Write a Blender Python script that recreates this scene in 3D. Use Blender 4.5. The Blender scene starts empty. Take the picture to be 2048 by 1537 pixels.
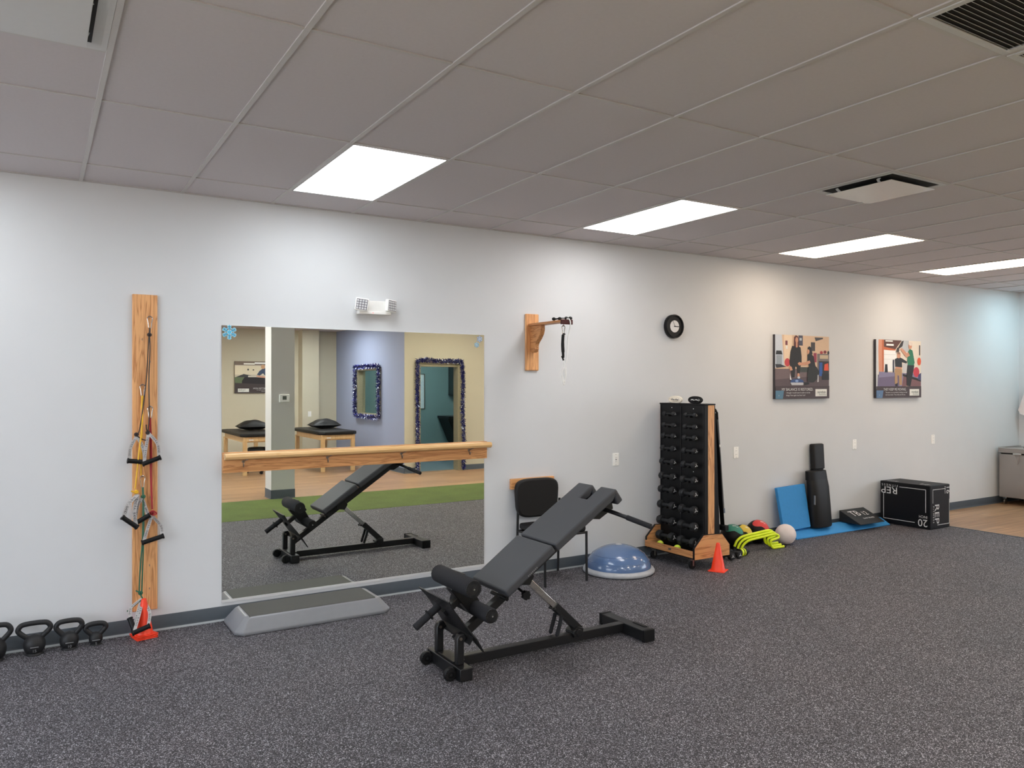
import bpy, bmesh, math, random
from mathutils import Vector, Matrix
S = bpy.context.scene
COL = S.collection
random.seed(7)
PI = math.pi
R = math.radians

# ---------------------------------------------------------------- camera, world, exposure
cd = bpy.data.cameras.new('camera'); cam = bpy.data.objects.new('camera', cd); COL.objects.link(cam)
cam.location = (0, -5.754, 1.670); cam.rotation_euler = (R(90), 0, -0.54966)
cd.sensor_width = 36; cd.lens = 1556 / 2048 * 36; cd.clip_start = 0.02
S.camera = cam
DAY = 4.2           # brightness of the daylight let in by the added, unseen windows
W = bpy.data.worlds.new('world'); S.world = W; W.use_nodes = True
_n = W.node_tree; _bg = _n.nodes['Background']      # overcast sky over pale pavement, lights the room through the added end windows
_tc = _n.nodes.new('ShaderNodeTexCoord'); _sx = _n.nodes.new('ShaderNodeSeparateXYZ'); _rp = _n.nodes.new('ShaderNodeValToRGB')
_mp = _n.nodes.new('ShaderNodeMapRange'); _mp.inputs[1].default_value = -1
_n.links.new(_tc.outputs['Generated'], _sx.inputs[0]); _n.links.new(_sx.outputs[2], _mp.inputs[0]); _n.links.new(_mp.outputs[0], _rp.inputs[0])
_rp.color_ramp.elements[0].position = .46; _rp.color_ramp.elements[0].color = (.62, .60, .60, 1)
_rp.color_ramp.elements[1].position = .54; _rp.color_ramp.elements[1].color = (.82, .90, 1.0, 1)
_n.links.new(_rp.outputs[0], _bg.inputs[0]); _bg.inputs[1].default_value = DAY
vs = S.view_settings; vs.view_transform = 'Standard'; vs.look = 'None'; vs.gamma = 1; vs.use_curve_mapping = False
vs.exposure = 0.35
LAMP = 8.4          # strength of the ceiling panels
S.cycles.use_denoising = True
S.cycles.max_bounces = 10; S.cycles.diffuse_bounces = 6; S.cycles.glossy_bounces = 6
S.cycles.sample_clamp_indirect = 8

H = 2.989           # ceiling height
T = 0.6096          # ceiling module
GX, GY = 0.25, 0.462

# ---------------------------------------------------------------- colour + materials
def lin(c):
    return tuple(((v / 255) / 12.92 if v / 255 <= .04045 else ((v / 255 + .055) / 1.055) ** 2.4) for v in c)
def newmat(name):
    m = bpy.data.materials.new(name); m.use_nodes = True
    nt = m.node_tree; b = nt.nodes['Principled BSDF']
    return m, nt, b
def N(nt, t, **kw):
    n = nt.nodes.new(t)
    for k, v in kw.items():
        if k in n.inputs: n.inputs[k].default_value = v
        else: setattr(n, k, v)
    return n
def coords(nt, scale=(1, 1, 1), rot=(0, 0, 0)):
    tc = N(nt, 'ShaderNodeTexCoord'); mp = N(nt, 'ShaderNodeMapping')
    mp.inputs['Scale'].default_value = scale; mp.inputs['Rotation'].default_value = rot
    nt.links.new(tc.outputs['Object'], mp.inputs[0]); return mp.outputs[0]
def ramp(nt, fac, stops, interp='LINEAR'):
    r = N(nt, 'ShaderNodeValToRGB'); r.color_ramp.interpolation = interp
    while len(r.color_ramp.elements) < len(stops): r.color_ramp.elements.new(.5)
    for e, (p, c) in zip(r.color_ramp.elements, stops):
        e.position = p; e.color = (*c, 1)
    nt.links.new(fac, r.inputs[0]); return r.outputs[0]
def bump(nt, b, h, strength=.2, dist=.002):
    n = N(nt, 'ShaderNodeBump'); n.inputs['Strength'].default_value = strength; n.inputs['Distance'].default_value = dist
    nt.links.new(h, n.inputs['Height']); nt.links.new(n.outputs[0], b.inputs['Normal'])
def mat(name, c, rough=.5, metal=0, var=.06, scale=30, bmp=0, spec=.5, coat=0, emit=None):
    """plain paint / plastic / metal with a faint procedural mottling"""
    m, nt, b = newmat(name); c = lin(c)
    n = N(nt, 'ShaderNodeTexNoise', Scale=scale, Detail=3.0); nt.links.new(coords(nt), n.inputs['Vector'])
    nt.links.new(ramp(nt, n.outputs[0], [(.3, tuple(v * (1 - var) for v in c)), (.7, tuple(min(1, v * (1 + var)) for v in c))]), b.inputs['Base Color'])
    b.inputs['Roughness'].default_value = rough; b.inputs['Metallic'].default_value = metal
    b.inputs['Specular IOR Level'].default_value = spec; b.inputs['Coat Weight'].default_value = coat
    if bmp: bump(nt, b, n.outputs[0], bmp, .001)
    if emit:
        b.inputs['Emission Color'].default_value = (*emit[0], 1); b.inputs['Emission Strength'].default_value = emit[1]
    return m
def wood(name, c1, c2, axis, sc=1.0, rough=.45):
    m, nt, b = newmat(name)
    s = [26 * sc] * 3; s['xyz'.index(axis)] = 1.6 * sc
    v = coords(nt, s)
    n = N(nt, 'ShaderNodeTexNoise', Scale=1.0, Detail=3.0, Distortion=1.2); nt.links.new(v, n.inputs['Vector'])
    mu = N(nt, 'ShaderNodeMath', operation='MULTIPLY'); mu.inputs[1].default_value = 9
    fr = N(nt, 'ShaderNodeMath', operation='PINGPONG'); fr.inputs[1].default_value = 1
    nt.links.new(n.outputs[0], mu.inputs[0]); nt.links.new(mu.outputs[0], fr.inputs[0])
    s2 = [420 * sc] * 3; s2['xyz'.index(axis)] = 9 * sc
    n2 = N(nt, 'ShaderNodeTexNoise', Scale=1.0, Detail=2.0); nt.links.new(coords(nt, s2), n2.inputs['Vector'])
    ad = N(nt, 'ShaderNodeMath', operation='MULTIPLY_ADD'); ad.inputs[1].default_value = .5; 
    nt.links.new(n2.outputs[0], ad.inputs[0]); nt.links.new(fr.outputs[0], ad.inputs[2])
    c1, c2 = lin(c1), lin(c2)
    mid = tuple((a + d) / 2 for a, d in zip(c1, c2))
    nt.links.new(ramp(nt, ad.outputs[0], [(.22, c2), (.5, mid), (.85, c1)]), b.inputs['Base Color'])
    b.inputs['Roughness'].default_value = rough
    bump(nt, b, ad.outputs[0], .1, .0006)
    return m

M = {}
M['wall'] = mat('wall_grey_paint', (215, 217, 219), .6, var=.012, scale=3, spec=.25)
M['wall_blue'] = mat('wall_blue_grey', (150, 158, 182), .6, var=.012, scale=3, spec=.25)  # one even blue-grey tone for the partition wall
M['wall_beige'] = mat('wall_beige_paint', (196, 189, 168), .6, var=.012, scale=3, spec=.25)
M['wall_teal'] = mat('wall_teal_paint', (128, 158, 158), .6, var=.012, scale=3, spec=.25)
M['column'] = mat('column_grey_paint', (208, 205, 200), .6, var=.012, scale=3, spec=.25)
M['tile'] = mat('ceiling_tile', (208, 202, 204), .9, var=.015, scale=60, bmp=.1, spec=.1)
M['tbar'] = mat('ceiling_grid_metal', (198, 194, 192), .45, var=.01)
M['slate'] = mat('slate_rubber_base', (72, 80, 88), .5, var=.03)
M['caulk'] = mat('pale_floor_edge', (150, 155, 158), .5, var=.03)
M['black'] = mat('black_powder_coat', (18, 18, 20), .42, var=.1)
M['blackp'] = mat('black_plastic', (12, 12, 14), .5, spec=.3, var=.1)
M['foam'] = mat('black_foam', (38, 38, 41), .8, var=.08, scale=150, bmp=.15, spec=.25)
M['vinyl'] = mat('charcoal_vinyl', (66, 67, 71), .55, var=.03, scale=400, bmp=.08, spec=.4)
M['blackvinyl'] = mat('black_vinyl', (24, 23, 23), .5, spec=.3, var=.05, scale=300, bmp=.1)
M['iron'] = mat('matte_black_iron', (22, 22, 24), .55, var=.12, scale=300, bmp=.25)
M['neo'] = mat('black_neoprene', (19, 20, 23), .62, var=.1, scale=200, bmp=.15)
M['chrome'] = mat('chrome', (205, 203, 198), .16, 1, var=.02)
M['steel'] = mat('brushed_steel', (150, 147, 142), .38, 1, var=.05, scale=80)
M['nickel'] = mat('satin_nickel', (160, 150, 138), .33, 1, var=.05)
M['white'] = mat('white_plastic', (250, 249, 245), .4, var=.01)
M['whitem'] = mat('white_enamel_metal', (206, 206, 206), .4, var=.01)
M['mark'] = mat('white_print', (215, 215, 215), .6, var=.01)
M['markg'] = mat('grey_print', (120, 120, 122), .6, var=.01)
M['orange'] = mat('orange_cone_plastic', (250, 66, 30), .4, var=.02)
M['red'] = mat('red_rubber', (165, 28, 40), .45)
M['yellow'] = mat('yellow_rubber', (238, 184, 40), .45)
M['lime'] = mat('lime_plastic', (222, 240, 20), .4)
M['green'] = mat('green_rubber', (38, 98, 74), .45)
M['strap'] = mat('grey_webbing', (176, 172, 170), .8, var=.15, scale=250)
M['cord'] = mat('white_cord', (240, 240, 238), .7)
M['blue'] = mat('blue_foam', (50, 140, 206), .7, var=.03)
M['dome'] = mat('blue_dome_vinyl', (92, 118, 158), .2, var=.04, scale=6, coat=.5)
M['rimgrey'] = mat('grey_rubber_rim', (176, 178, 182), .5)
M['stepgrey'] = mat('grey_step_plastic', (132, 133, 137), .33, var=.02)
M['steptop'] = mat('step_rubber_mat', (86, 86, 82), .8, var=.06, scale=400, bmp=.2)
M['ball'] = mat('off_white_ball', (226, 214, 210), .5, var=.02)
M['tennis'] = mat('tennis_felt', (206, 224, 70), .95, var=.1, scale=300)
M['teal'] = mat('teal_patch', (40, 130, 112), .5)
M['ypatch'] = mat('yellow_patch', (226, 196, 70), .5)
M['rpatch'] = mat('red_patch', (214, 60, 60), .5)
M['dark'] = mat('vent_shade_dark', (30, 27, 26), .8)  # dark colour standing in for the shade inside the ceiling vents
M['cab'] = mat('dark_green_laminate', (44, 56, 58), .5)
M['counter'] = mat('black_laminate', (26, 26, 28), .35)
M['maple'] = wood('pale_maple', (214, 180, 132), (196, 158, 108), 'z', .8)
M['oakz'] = wood('oak_grain_vertical', (232, 174, 118), (186, 124, 76), 'z')
M['oakx'] = wood('oak_grain_along_bar', (226, 166, 108), (184, 122, 72), 'x')
M['oaky'] = wood('oak_grain_across', (204, 146, 94), (160, 102, 58), 'y')
M['beech'] = wood('pale_beech_rail', (232, 190, 132), (222, 176, 116), 'x', .7, .35)
M['oakd'] = wood('red_oak_dark', (164, 96, 62), (128, 70, 46), 'y')
M['cloth'] = mat('pale_pink_cotton', (222, 208, 204), .9, var=.04)
M['alu'] = mat('white_aluminium_channel', (205, 205, 205), .35, var=.02)
M['clockface'] = mat('clock_face', (228, 226, 226), .5, var=.01)
M['screen'] = mat('grey_lcd', (92, 98, 88), .3)
M['led'] = mat('red_indicator_light', (220, 60, 60), .4, emit=((1, .12, .1), 2))
M['snow'] = mat('light_blue_decal', (96, 196, 232), .5)
M['snow2'] = mat('pale_decal', (206, 230, 242), .5)
M['tinselb'] = mat('blue_tinsel_foil', (38, 42, 120), .3, .6, var=.2)
M['tinsels'] = mat('silver_tinsel_foil', (220, 224, 236), .2, .9, var=.1)
M['stainless'] = mat('stainless_panel', (168, 162, 158), .35, .75, var=.03, scale=5)

def panel_mat(name, rgb, s):
    m, nt, b = newmat(name)
    b.inputs['Base Color'].default_value = (.9, .9, .9, 1)
    n = N(nt, 'ShaderNodeTexNoise', Scale=40.0)
    nt.links.new(coords(nt), n.inputs['Vector'])
    nt.links.new(ramp(nt, n.outputs[0], [(0, tuple(v * .98 for v in rgb)), (1, rgb)]), b.inputs['Emission Color'])
    b.inputs['Emission Strength'].default_value = s
    return m
M['lamp_cool'] = panel_mat('panel_daylight_white', (.90, .955, 1.0), LAMP)
M['lamp_neutral'] = panel_mat('panel_neutral_white', (1.0, .975, .965), LAMP)
M['lamp_warm'] = panel_mat('panel_warm_white', (1.0, .81, .62), LAMP)
M['lamp_blue'] = panel_mat('panel_bluish_white', (.60, .90, 1.0), LAMP)
M['lamp_dim'] = panel_mat('panel_dimmed_white', (.84, .97, 1.0), LAMP * 1.6)
M['lamp_back'] = panel_mat('panel_bright_daylight', (.92, .96, 1.0), LAMP * 3.0)
M['lamp_backw'] = panel_mat('panel_bright_warm', (1.0, .92, .78), LAMP * 2.4)

# rubber floor: black crumb with grey-white flecks
m, nt, b = newmat('flecked_rubber_floor'); M['rubber'] = m
v = coords(nt)
vo = N(nt, 'ShaderNodeTexVoronoi', Scale=260.0); nt.links.new(v, vo.inputs['Vector'])
sp = N(nt, 'ShaderNodeSeparateColor'); nt.links.new(vo.outputs['Color'], sp.inputs[0])
fl = ramp(nt, sp.outputs[0], [(0, lin((34, 33, 36))), (.34, lin((54, 52, 57))), (.60, lin((92, 90, 95))), (.80, lin((134, 132, 137))), (.93, lin((194, 194, 200)))], 'CONSTANT')
no = N(nt, 'ShaderNodeTexNoise', Scale=1.2, Detail=4.0); nt.links.new(v, no.inputs['Vector'])
mx = N(nt, 'ShaderNodeMix', data_type='RGBA', blend_type='MULTIPLY'); mx.inputs[0].default_value = 1
nt.links.new(fl, mx.inputs[6]); nt.links.new(ramp(nt, no.outputs[0], [(.3, (.88, .88, .9)), (.7, (1.06, 1.02, 1.02))]), mx.inputs[7])
nt.links.new(mx.outputs[2], b.inputs['Base Color']); b.inputs['Roughness'].default_value = .66; b.inputs['Specular IOR Level'].default_value = .4
bump(nt, b, sp.outputs[1], .15, .001)
# vinyl planks
m, nt, b = newmat('oak_vinyl_planks'); M['planks'] = m
v = coords(nt)
br = N(nt, 'ShaderNodeTexBrick'); br.inputs['Scale'].default_value = 1
for k, x in (('Brick Width', 1.22), ('Row Height', .18), ('Mortar Size', .0015), ('Bias', 0.0)): br.inputs[k].default_value = x
br.inputs['Color1'].default_value = (*lin((182, 146, 112)), 1); br.inputs['Color2'].default_value = (*lin((160, 126, 95)), 1)
br.inputs['Mortar'].default_value = (*lin((80, 60, 44)), 1); nt.links.new(v, br.inputs['Vector'])
n = N(nt, 'ShaderNodeTexNoise', Scale=1.0, Detail=5.0, Distortion=.6); nt.links.new(coords(nt, (1.4, 34, 1)), n.inputs['Vector'])
mx = N(nt, 'ShaderNodeMix', data_type='RGBA', blend_type='MULTIPLY'); mx.inputs[0].default_value = 1
nt.links.new(br.outputs[0], mx.inputs[6]); nt.links.new(ramp(nt, n.outputs[0], [(.3, (.66, .64, .62)), (.6, (1.05, 1.03, 1)), (.8, (1.25, 1.22, 1.18))]), mx.inputs[7])
nt.links.new(mx.outputs[2], b.inputs['Base Color']); b.inputs['Roughness'].default_value = .38
# turf
m, nt, b = newmat('green_turf'); M['turf'] = m
n = N(nt, 'ShaderNodeTexNoise', Scale=180.0, Detail=4.0); nt.links.new(coords(nt), n.inputs['Vector'])
n2 = N(nt, 'ShaderNodeTexNoise', Scale=3.0, Detail=2.0); nt.links.new(coords(nt), n2.inputs['Vector'])
mx = N(nt, 'ShaderNodeMix', data_type='RGBA', blend_type='MULTIPLY'); mx.inputs[0].default_value = 1
nt.links.new(ramp(nt, n.outputs[0], [(.3, lin((66, 84, 34))), (.7, lin((104, 120, 54)))]), mx.inputs[6])
nt.links.new(ramp(nt, n2.outputs[0], [(.3, (.9, .9, .9)), (.7, (1.08, 1.08, 1.08))]), mx.inputs[7])
nt.links.new(mx.outputs[2], b.inputs['Base Color']); b.inputs['Roughness'].default_value = .95
bump(nt, b, n.outputs[0], .5, .004)
# mirror glass
m, nt, b = newmat('mirror_silvering'); M['mirror'] = m
n = N(nt, 'ShaderNodeTexNoise', Scale=.6); nt.links.new(coords(nt), n.inputs['Vector'])
nt.links.new(ramp(nt, n.outputs[0], [(0, (.85, .875, .835)), (1, (.865, .89, .85))]), b.inputs['Base Color'])
b.inputs['Metallic'].default_value = 1; b.inputs['Roughness'].default_value = 0.0
# glossy diffuser plate
M['plate'] = mat('glossy_white_plate', (215, 212, 208), .22, var=.01, spec=.8)
# window glass
m, nt, b = newmat('clear_glass'); M['glass'] = m
b.inputs['Base Color'].default_value = (.95, 1, .97, 1); b.inputs['Transmission Weight'].default_value = 1
b.inputs['Roughness'].default_value = 0; b.inputs['IOR'].default_value = 1.05
n = N(nt, 'ShaderNodeTexNoise', Scale=.5); nt.links.new(coords(nt), n.inputs['Vector'])
nt.links.new(ramp(nt, n.outputs[0], [(0, (.94, .99, .97)), (1, (.96, 1, .98))]), b.inputs['Base Color'])

# ---------------------------------------------------------------- mesh builder
class MB:
    def __init__(s): s.v = []; s.f = []; s.m = []
    def add(s, vs, fs, mi=0):
        o = len(s.v); s.v += [Vector(p) for p in vs]; s.f += [tuple(i + o for i in f) for f in fs]; s.m += [mi] * len(fs); return s
    def box(s, a, b, mi=0, mtx=None):
        x0, y0, z0 = a; x1, y1, z1 = b
        vs = [Vector(p) for p in [(x0, y0, z0), (x1, y0, z0), (x1, y1, z0), (x0, y1, z0), (x0, y0, z1), (x1, y0, z1), (x1, y1, z1), (x0, y1, z1)]]
        if mtx: vs = [mtx @ p for p in vs]
        return s.add(vs, [(0, 3, 2, 1), (4, 5, 6, 7), (0, 1, 5, 4), (1, 2, 6, 5), (2, 3, 7, 6), (3, 0, 4, 7)], mi)
    def bar(s, p0, p1, w, h, mi=0, up=(0, 0, 1)):
        """rectangular tube from p0 to p1; w across, h along 'up'"""
        p0, p1 = Vector(p0), Vector(p1); d = (p1 - p0).normalized(); u = Vector(up)
        if abs(d.dot(u)) > .98: u = Vector((0, 1, 0))
        a = d.cross(u).normalized() * w / 2; c = a.cross(d).normalized() * h / 2
        vs = [p + i * a + j * c for p in (p0, p1) for i, j in ((-1, -1), (1, -1), (1, 1), (-1, 1))]
        return s.add(vs, [(3, 2, 1, 0), (4, 5, 6, 7), (0, 1, 5, 4), (1, 2, 6, 5), (2, 3, 7, 6), (3, 0, 4, 7)], mi)
    def cyl(s, p0, p1, r, n=20, mi=0, r2=None, cap=True):
        p0, p1 = Vector(p0), Vector(p1); r2 = r if r2 is None else r2; d = (p1 - p0).normalized()
        a = d.orthogonal().normalized(); c = d.cross(a)
        vs = []
        for p, q in ((p0, r), (p1, r2)):
            vs += [p + (a * math.cos(2 * PI * i / n) + c * math.sin(2 * PI * i / n)) * q for i in range(n)]
        fs = [(i, (i + 1) % n, n + (i + 1) % n, n + i) for i in range(n)]
        if cap: fs += [tuple(range(n))[::-1], tuple(range(n, 2 * n))]
        return s.add(vs, fs, mi)
    def tube(s, pts, r, n=8, mi=0, closed=False, flat=None):
        """round tube through points; flat=(w,t) makes a webbing strip section"""
        P = [Vector(p) for p in pts]; k = len(P); vs = []; prev = None
        rr = r if isinstance(r, (list, tuple)) else [r] * k
        for i in range(k):
            if closed: d = P[(i + 1) % k] - P[i - 1]
            else: d = P[min(i + 1, k - 1)] - P[max(i - 1, 0)]
            d.normalize()
            if prev is None: a = d.orthogonal().normalized()
            else:
                a = prev - d * prev.dot(d)
                a = a.normalized() if a.length > 1e-6 else d.orthogonal().normalized()
            prev = a; c = d.cross(a)
            vs += [P[i] + (a * math.cos(2 * PI * j / n) + c * math.sin(2 * PI * j / n)) * rr[i] for j in range(n)]
        fs = []
        for i in range(k if closed else k - 1):
            i2 = (i + 1) % k
            fs += [(i * n + j, i * n + (j + 1) % n, i2 * n + (j + 1) % n, i2 * n + j) for j in range(n)]
        if not closed: fs += [tuple(range(n))[::-1], tuple(range((k - 1) * n, k * n))]
        return s.add(vs, fs, mi)
    def strip(s, pts, w, t, side=(1, 0, 0), mi=0):
        """flat webbing: follows pts, width w along 'side', thickness t"""
        P = [Vector(p) for p in pts]; k = len(P); vs = []
        for i in range(k):
            d = (P[min(i + 1, k - 1)] - P[max(i - 1, 0)]).normalized()
            a = Vector(side); a = (a - d * a.dot(d))
            a = (a.normalized() if a.length > 1e-4 else d.orthogonal().normalized()) * w / 2
            c = d.cross(a).normalized() * t / 2
            vs += [P[i] - a - c, P[i] + a - c, P[i] + a + c, P[i] - a + c]
        fs = [(i * 4 + j, i * 4 + (j + 1) % 4, i * 4 + 4 + (j + 1) % 4, i * 4 + 4 + j) for i in range(k - 1) for j in range(4)]
        fs += [(3, 2, 1, 0), tuple((k - 1) * 4 + j for j in range(4))]
        return s.add(vs, fs, mi)
    def lathe(s, prof, n=32, c=(0, 0, 0), mi=0, axis='z', sx=1, sy=1):
        """prof: list of (r, h)"""
        vs = []; k = len(prof)
        for r, h in prof:
            for i in range(n):
                x, y = r * math.cos(2 * PI * i / n) * sx, r * math.sin(2 * PI * i / n) * sy
                p = {'z': (x, y, h), 'y': (x, -h, y), 'x': (h, x, y)}[axis]
                vs.append(Vector(c) + Vector(p))
        fs = [(i * n + j, i * n + (j + 1) % n, (i + 1) * n + (j + 1) % n, (i + 1) * n + j) for i in range(k - 1) for j in range(n)]
        if prof[0][0] > 1e-6: fs.append(tuple(range(n))[::-1])
        if prof[-1][0] > 1e-6: fs.append(tuple(range((k - 1) * n, k * n)))
        return s.add(vs, fs, mi)
    def sphere(s, c, r, n=24, mi=0, sc=(1, 1, 1)):
        k = n // 2; c = Vector(c)
        vs = [c + Vector((0, 0, -r * sc[2]))]
        for a in range(1, k):
            t = PI * a / k
            vs += [c + Vector((r * math.sin(t) * math.cos(2 * PI * i / n) * sc[0], r * math.sin(t) * math.sin(2 * PI * i / n) * sc[1], -r * math.cos(t) * sc[2])) for i in range(n)]
        vs.append(c + Vector((0, 0, r * sc[2]))); L = len(vs) - 1
        fs = [(0, 1 + (i + 1) % n, 1 + i) for i in range(n)]
        for a in range(k - 2):
            o = 1 + a * n; fs += [(o + i, o + (i + 1) % n, o + n + (i + 1) % n, o + n + i) for i in range(n)]
        o = 1 + (k - 2) * n; fs += [(o + i, o + (i + 1) % n, L) for i in range(n)]
        return s.add(vs, fs, mi)
    def prism(s, poly, a, b, axis='y', mi=0):
        """poly in the two other axes, extruded from a to b"""
        def P(p, h): return {'y': (p[0], h, p[1]), 'x': (h, p[0], p[1]), 'z': (p[0], p[1], h)}[axis]
        n = len(poly); vs = [P(p, a) for p in poly] + [P(p, b) for p in poly]
        fs = [(i, (i + 1) % n, n + (i + 1) % n, n + i) for i in range(n)] + [tuple(range(n))[::-1], tuple(range(n, 2 * n))]
        return s.add(vs, fs, mi)
    def build(s, name, mats, parent=None, bevel=0, seg=2, sharp=35, origin=None, subsurf=0, ang=40):
        me = bpy.data.meshes.new(name)
        po = ORG[parent] if parent is not None else Vector((0, 0, 0))
        if origin is None:
            if parent is not None: origin = po
            else:
                lo = Vector([min(v[i] for v in s.v) for i in range(3)]); hi = Vector([max(v[i] for v in s.v) for i in range(3)])
                origin = Vector(((lo.x + hi.x) / 2, (lo.y + hi.y) / 2, lo.z))
        origin = Vector(origin)
        me.from_pydata([tuple(v - origin) for v in s.v], [], s.f); me.update()
        for x in (mats if isinstance(mats, (list, tuple)) else [mats]): me.materials.append(x)
        for p, i in zip(me.polygons, s.m): p.material_index = i
        bm = bmesh.new(); bm.from_mesh(me); bmesh.ops.recalc_face_normals(bm, faces=bm.faces); bm.to_mesh(me); bm.free()
        me.shade_smooth(); me.set_sharp_from_angle(angle=R(sharp))
        o = bpy.data.objects.new(name, me); COL.objects.link(o)
        o.location = origin - po
        if parent is not None: o.parent = parent
        ORG[o] = origin
        if bevel:
            bv = o.modifiers.new('bevel', 'BEVEL'); bv.width = bevel; bv.segments = seg; bv.limit_method = 'ANGLE'; bv.angle_limit = R(ang)
            bv.harden_normals = False
        if subsurf:
            q = o.modifiers.new('subsurf', 'SUBSURF'); q.levels = q.render_levels = subsurf
        return o
ORG = {}
def tag(o, label=None, cat=None, group=None, kind=None):
    if label: o['label'] = label
    if cat: o['category'] = cat
    if group: o['group'] = group
    if kind: o['kind'] = kind
    return o
def thing(name, label, cat, loc, group=None):
    o = bpy.data.objects.new(name, None); COL.objects.link(o); o.location = loc; o.empty_display_size = .05
    ORG[o] = Vector(loc); return tag(o, label, cat, group)
def struct(name, mb, mats, label, cat, **kw):
    return tag(mb.build(name, mats, **kw), label, cat, kind='structure')
KIDS = {}
def copy_tree(o, parent=None):
    c = o.copy(); COL.objects.link(c); c.parent = parent
    for ch in o.children: copy_tree(ch, c)
    return c
def place(o, loc, label, rz=None, scale=None, group=None):
    c = copy_tree(o); c.location = loc; c['label'] = label
    if rz is not None: c.rotation_euler.z = rz
    if scale: c.scale = (scale,) * 3
    if group: c['group'] = group
    return c
def text(mb, s, size, origin, xdir, ydir, mi=0, depth=.0008, align='CENTER', sx=1.0):
    """lettering as thin raised mesh; xdir reading direction, ydir letter-up direction"""
    cu = bpy.data.curves.new('lettering', 'FONT'); cu.body = s; cu.size = size; cu.align_x = align; cu.align_y = 'CENTER'; cu.resolution_u = 3
    ob = bpy.data.objects.new('lettering', cu); COL.objects.link(ob)
    bpy.context.view_layer.update()
    me = ob.evaluated_get(bpy.context.evaluated_depsgraph_get()).to_mesh()
    x, y = Vector(xdir).normalized(), Vector(ydir).normalized(); z = x.cross(y)
    o = Vector(origin)
    mb.add([o + x * v.co.x * sx + y * v.co.y + z * depth for v in me.vertices], [tuple(p.vertices) for p in me.polygons], mi)
    ob.to_mesh_clear(); bpy.data.objects.remove(ob); bpy.data.curves.remove(cu)
    return mb
def arc(c, r, a0, a1, n=10, plane='xz', y=0):
    out = []
    for i in range(n + 1):
        t = R(a0 + (a1 - a0) * i / n); p = (c[0] + r * math.cos(t), c[1] + r * math.sin(t))
        out.append((p[0], y, p[1]) if plane == 'xz' else (p if plane == '2d' else (p[0], p[1], y)))
    return out
def smooth(pts, k=5):
    """Catmull-Rom through pts"""
    P = [Vector(p) for p in pts]; P = [P[0] * 2 - P[1]] + P + [P[-1] * 2 - P[-2]]; out = []
    for i in range(1, len(P) - 2):
        for j in range(k):
            t = j / k
            out.append(.5 * ((2 * P[i]) + (P[i + 1] - P[i - 1]) * t + (2 * P[i - 1] - 5 * P[i] + 4 * P[i + 1] - P[i + 2]) * t * t + (3 * P[i] - P[i - 1] - 3 * P[i + 1] + P[i + 2]) * t ** 3))
    out.append(P[-2]); return out

# ================================================================ SETTING
XL, XR, YB = -3.9, 12.109, -11.5
XB, YD = 5.86, -7.66         # blue partition plane, doorway wall plane
YR = -10.8                   # far wall of the small room
def quad(a, b, c, d): return MB().add([a, b, c, d], [(0, 1, 2, 3)])
# floor zones (rubber, turf and plank areas are laid flush beside each other)
mb = MB().box((XL, -4.08, -.05), (9.14, .02, 0)); struct('floor', mb, M['rubber'], 'dark rubber gym floor with pale grey flecks', 'floor')
mb = MB().box((XL, YB - .1, -.05), (XR + .1, -5.70, 0)).box((9.14, -5.70, -.05), (XR + .1, .02, 0)); struct('floor_planks', mb, M['planks'], 'wood-look vinyl plank floor beyond the rubber and turf', 'floor')
mb = MB().box((XL, -5.70, -.05), (9.14, -4.08, .002)); struct('floor_turf', mb, M['turf'], 'strip of green turf between rubber floor and planks, seen in the mirror', 'floor')
# walls
struct('wall_front', MB().box((XL, 0, 0), (XR + .12, .12, H + .1)), M['wall'], 'long pale grey painted gym wall', 'wall')
def added_window_wall(x0, x1, ya, yb, z0, z1, n, idx, lab, y_lo, y_hi):  # end wall with an unseen window added so daylight brightens the ceiling
    mb = MB().box((x0, y_lo, 0), (x1, ya, H + .1)).box((x0, yb, 0), (x1, y_hi, H + .1)).box((x0, ya, 0), (x1, yb, z0)).box((x0, ya, z1), (x1, yb, H + .1))
    xc = (x0 + x1) / 2; fr = MB()
    for k in range(n + 1):
        y = ya + (yb - ya) * k / n; fr.box((xc - .03, max(ya, y - .025), z0), (xc + .03, min(yb, y + .025), z1))
    fr.box((xc - .03, ya, z0), (xc + .03, yb, z0 + .05)).box((xc - .03, ya, z1 - .05), (xc + .03, yb, z1))
    struct('window_%d' % idx, fr, M['alu'], lab, 'window')
    return mb
struct('wall_right', added_window_wall(XR, XR + .12, -6.9, -2.6, .5, 2.6, 4, 2, 'added window letting daylight through the end wall, out of view', YD - 3.3, 0), M['wall'], 'grey end wall behind the steel cart', 'wall')
struct('wall_left', added_window_wall(XL - .12, XL, -8.2, -1.6, .15, 2.75, 5, 3, 'added window letting daylight through the near end wall, out of view', YB, .12), M['wall'], 'grey wall at the near end of the gym', 'wall')
struct('wall_back', MB().box((XL - .12, YB - .12, 0), (XB + .15, YB, H + .1)), M['wall_beige'], 'beige back wall behind the treatment tables, seen in the mirror', 'wall')
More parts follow.
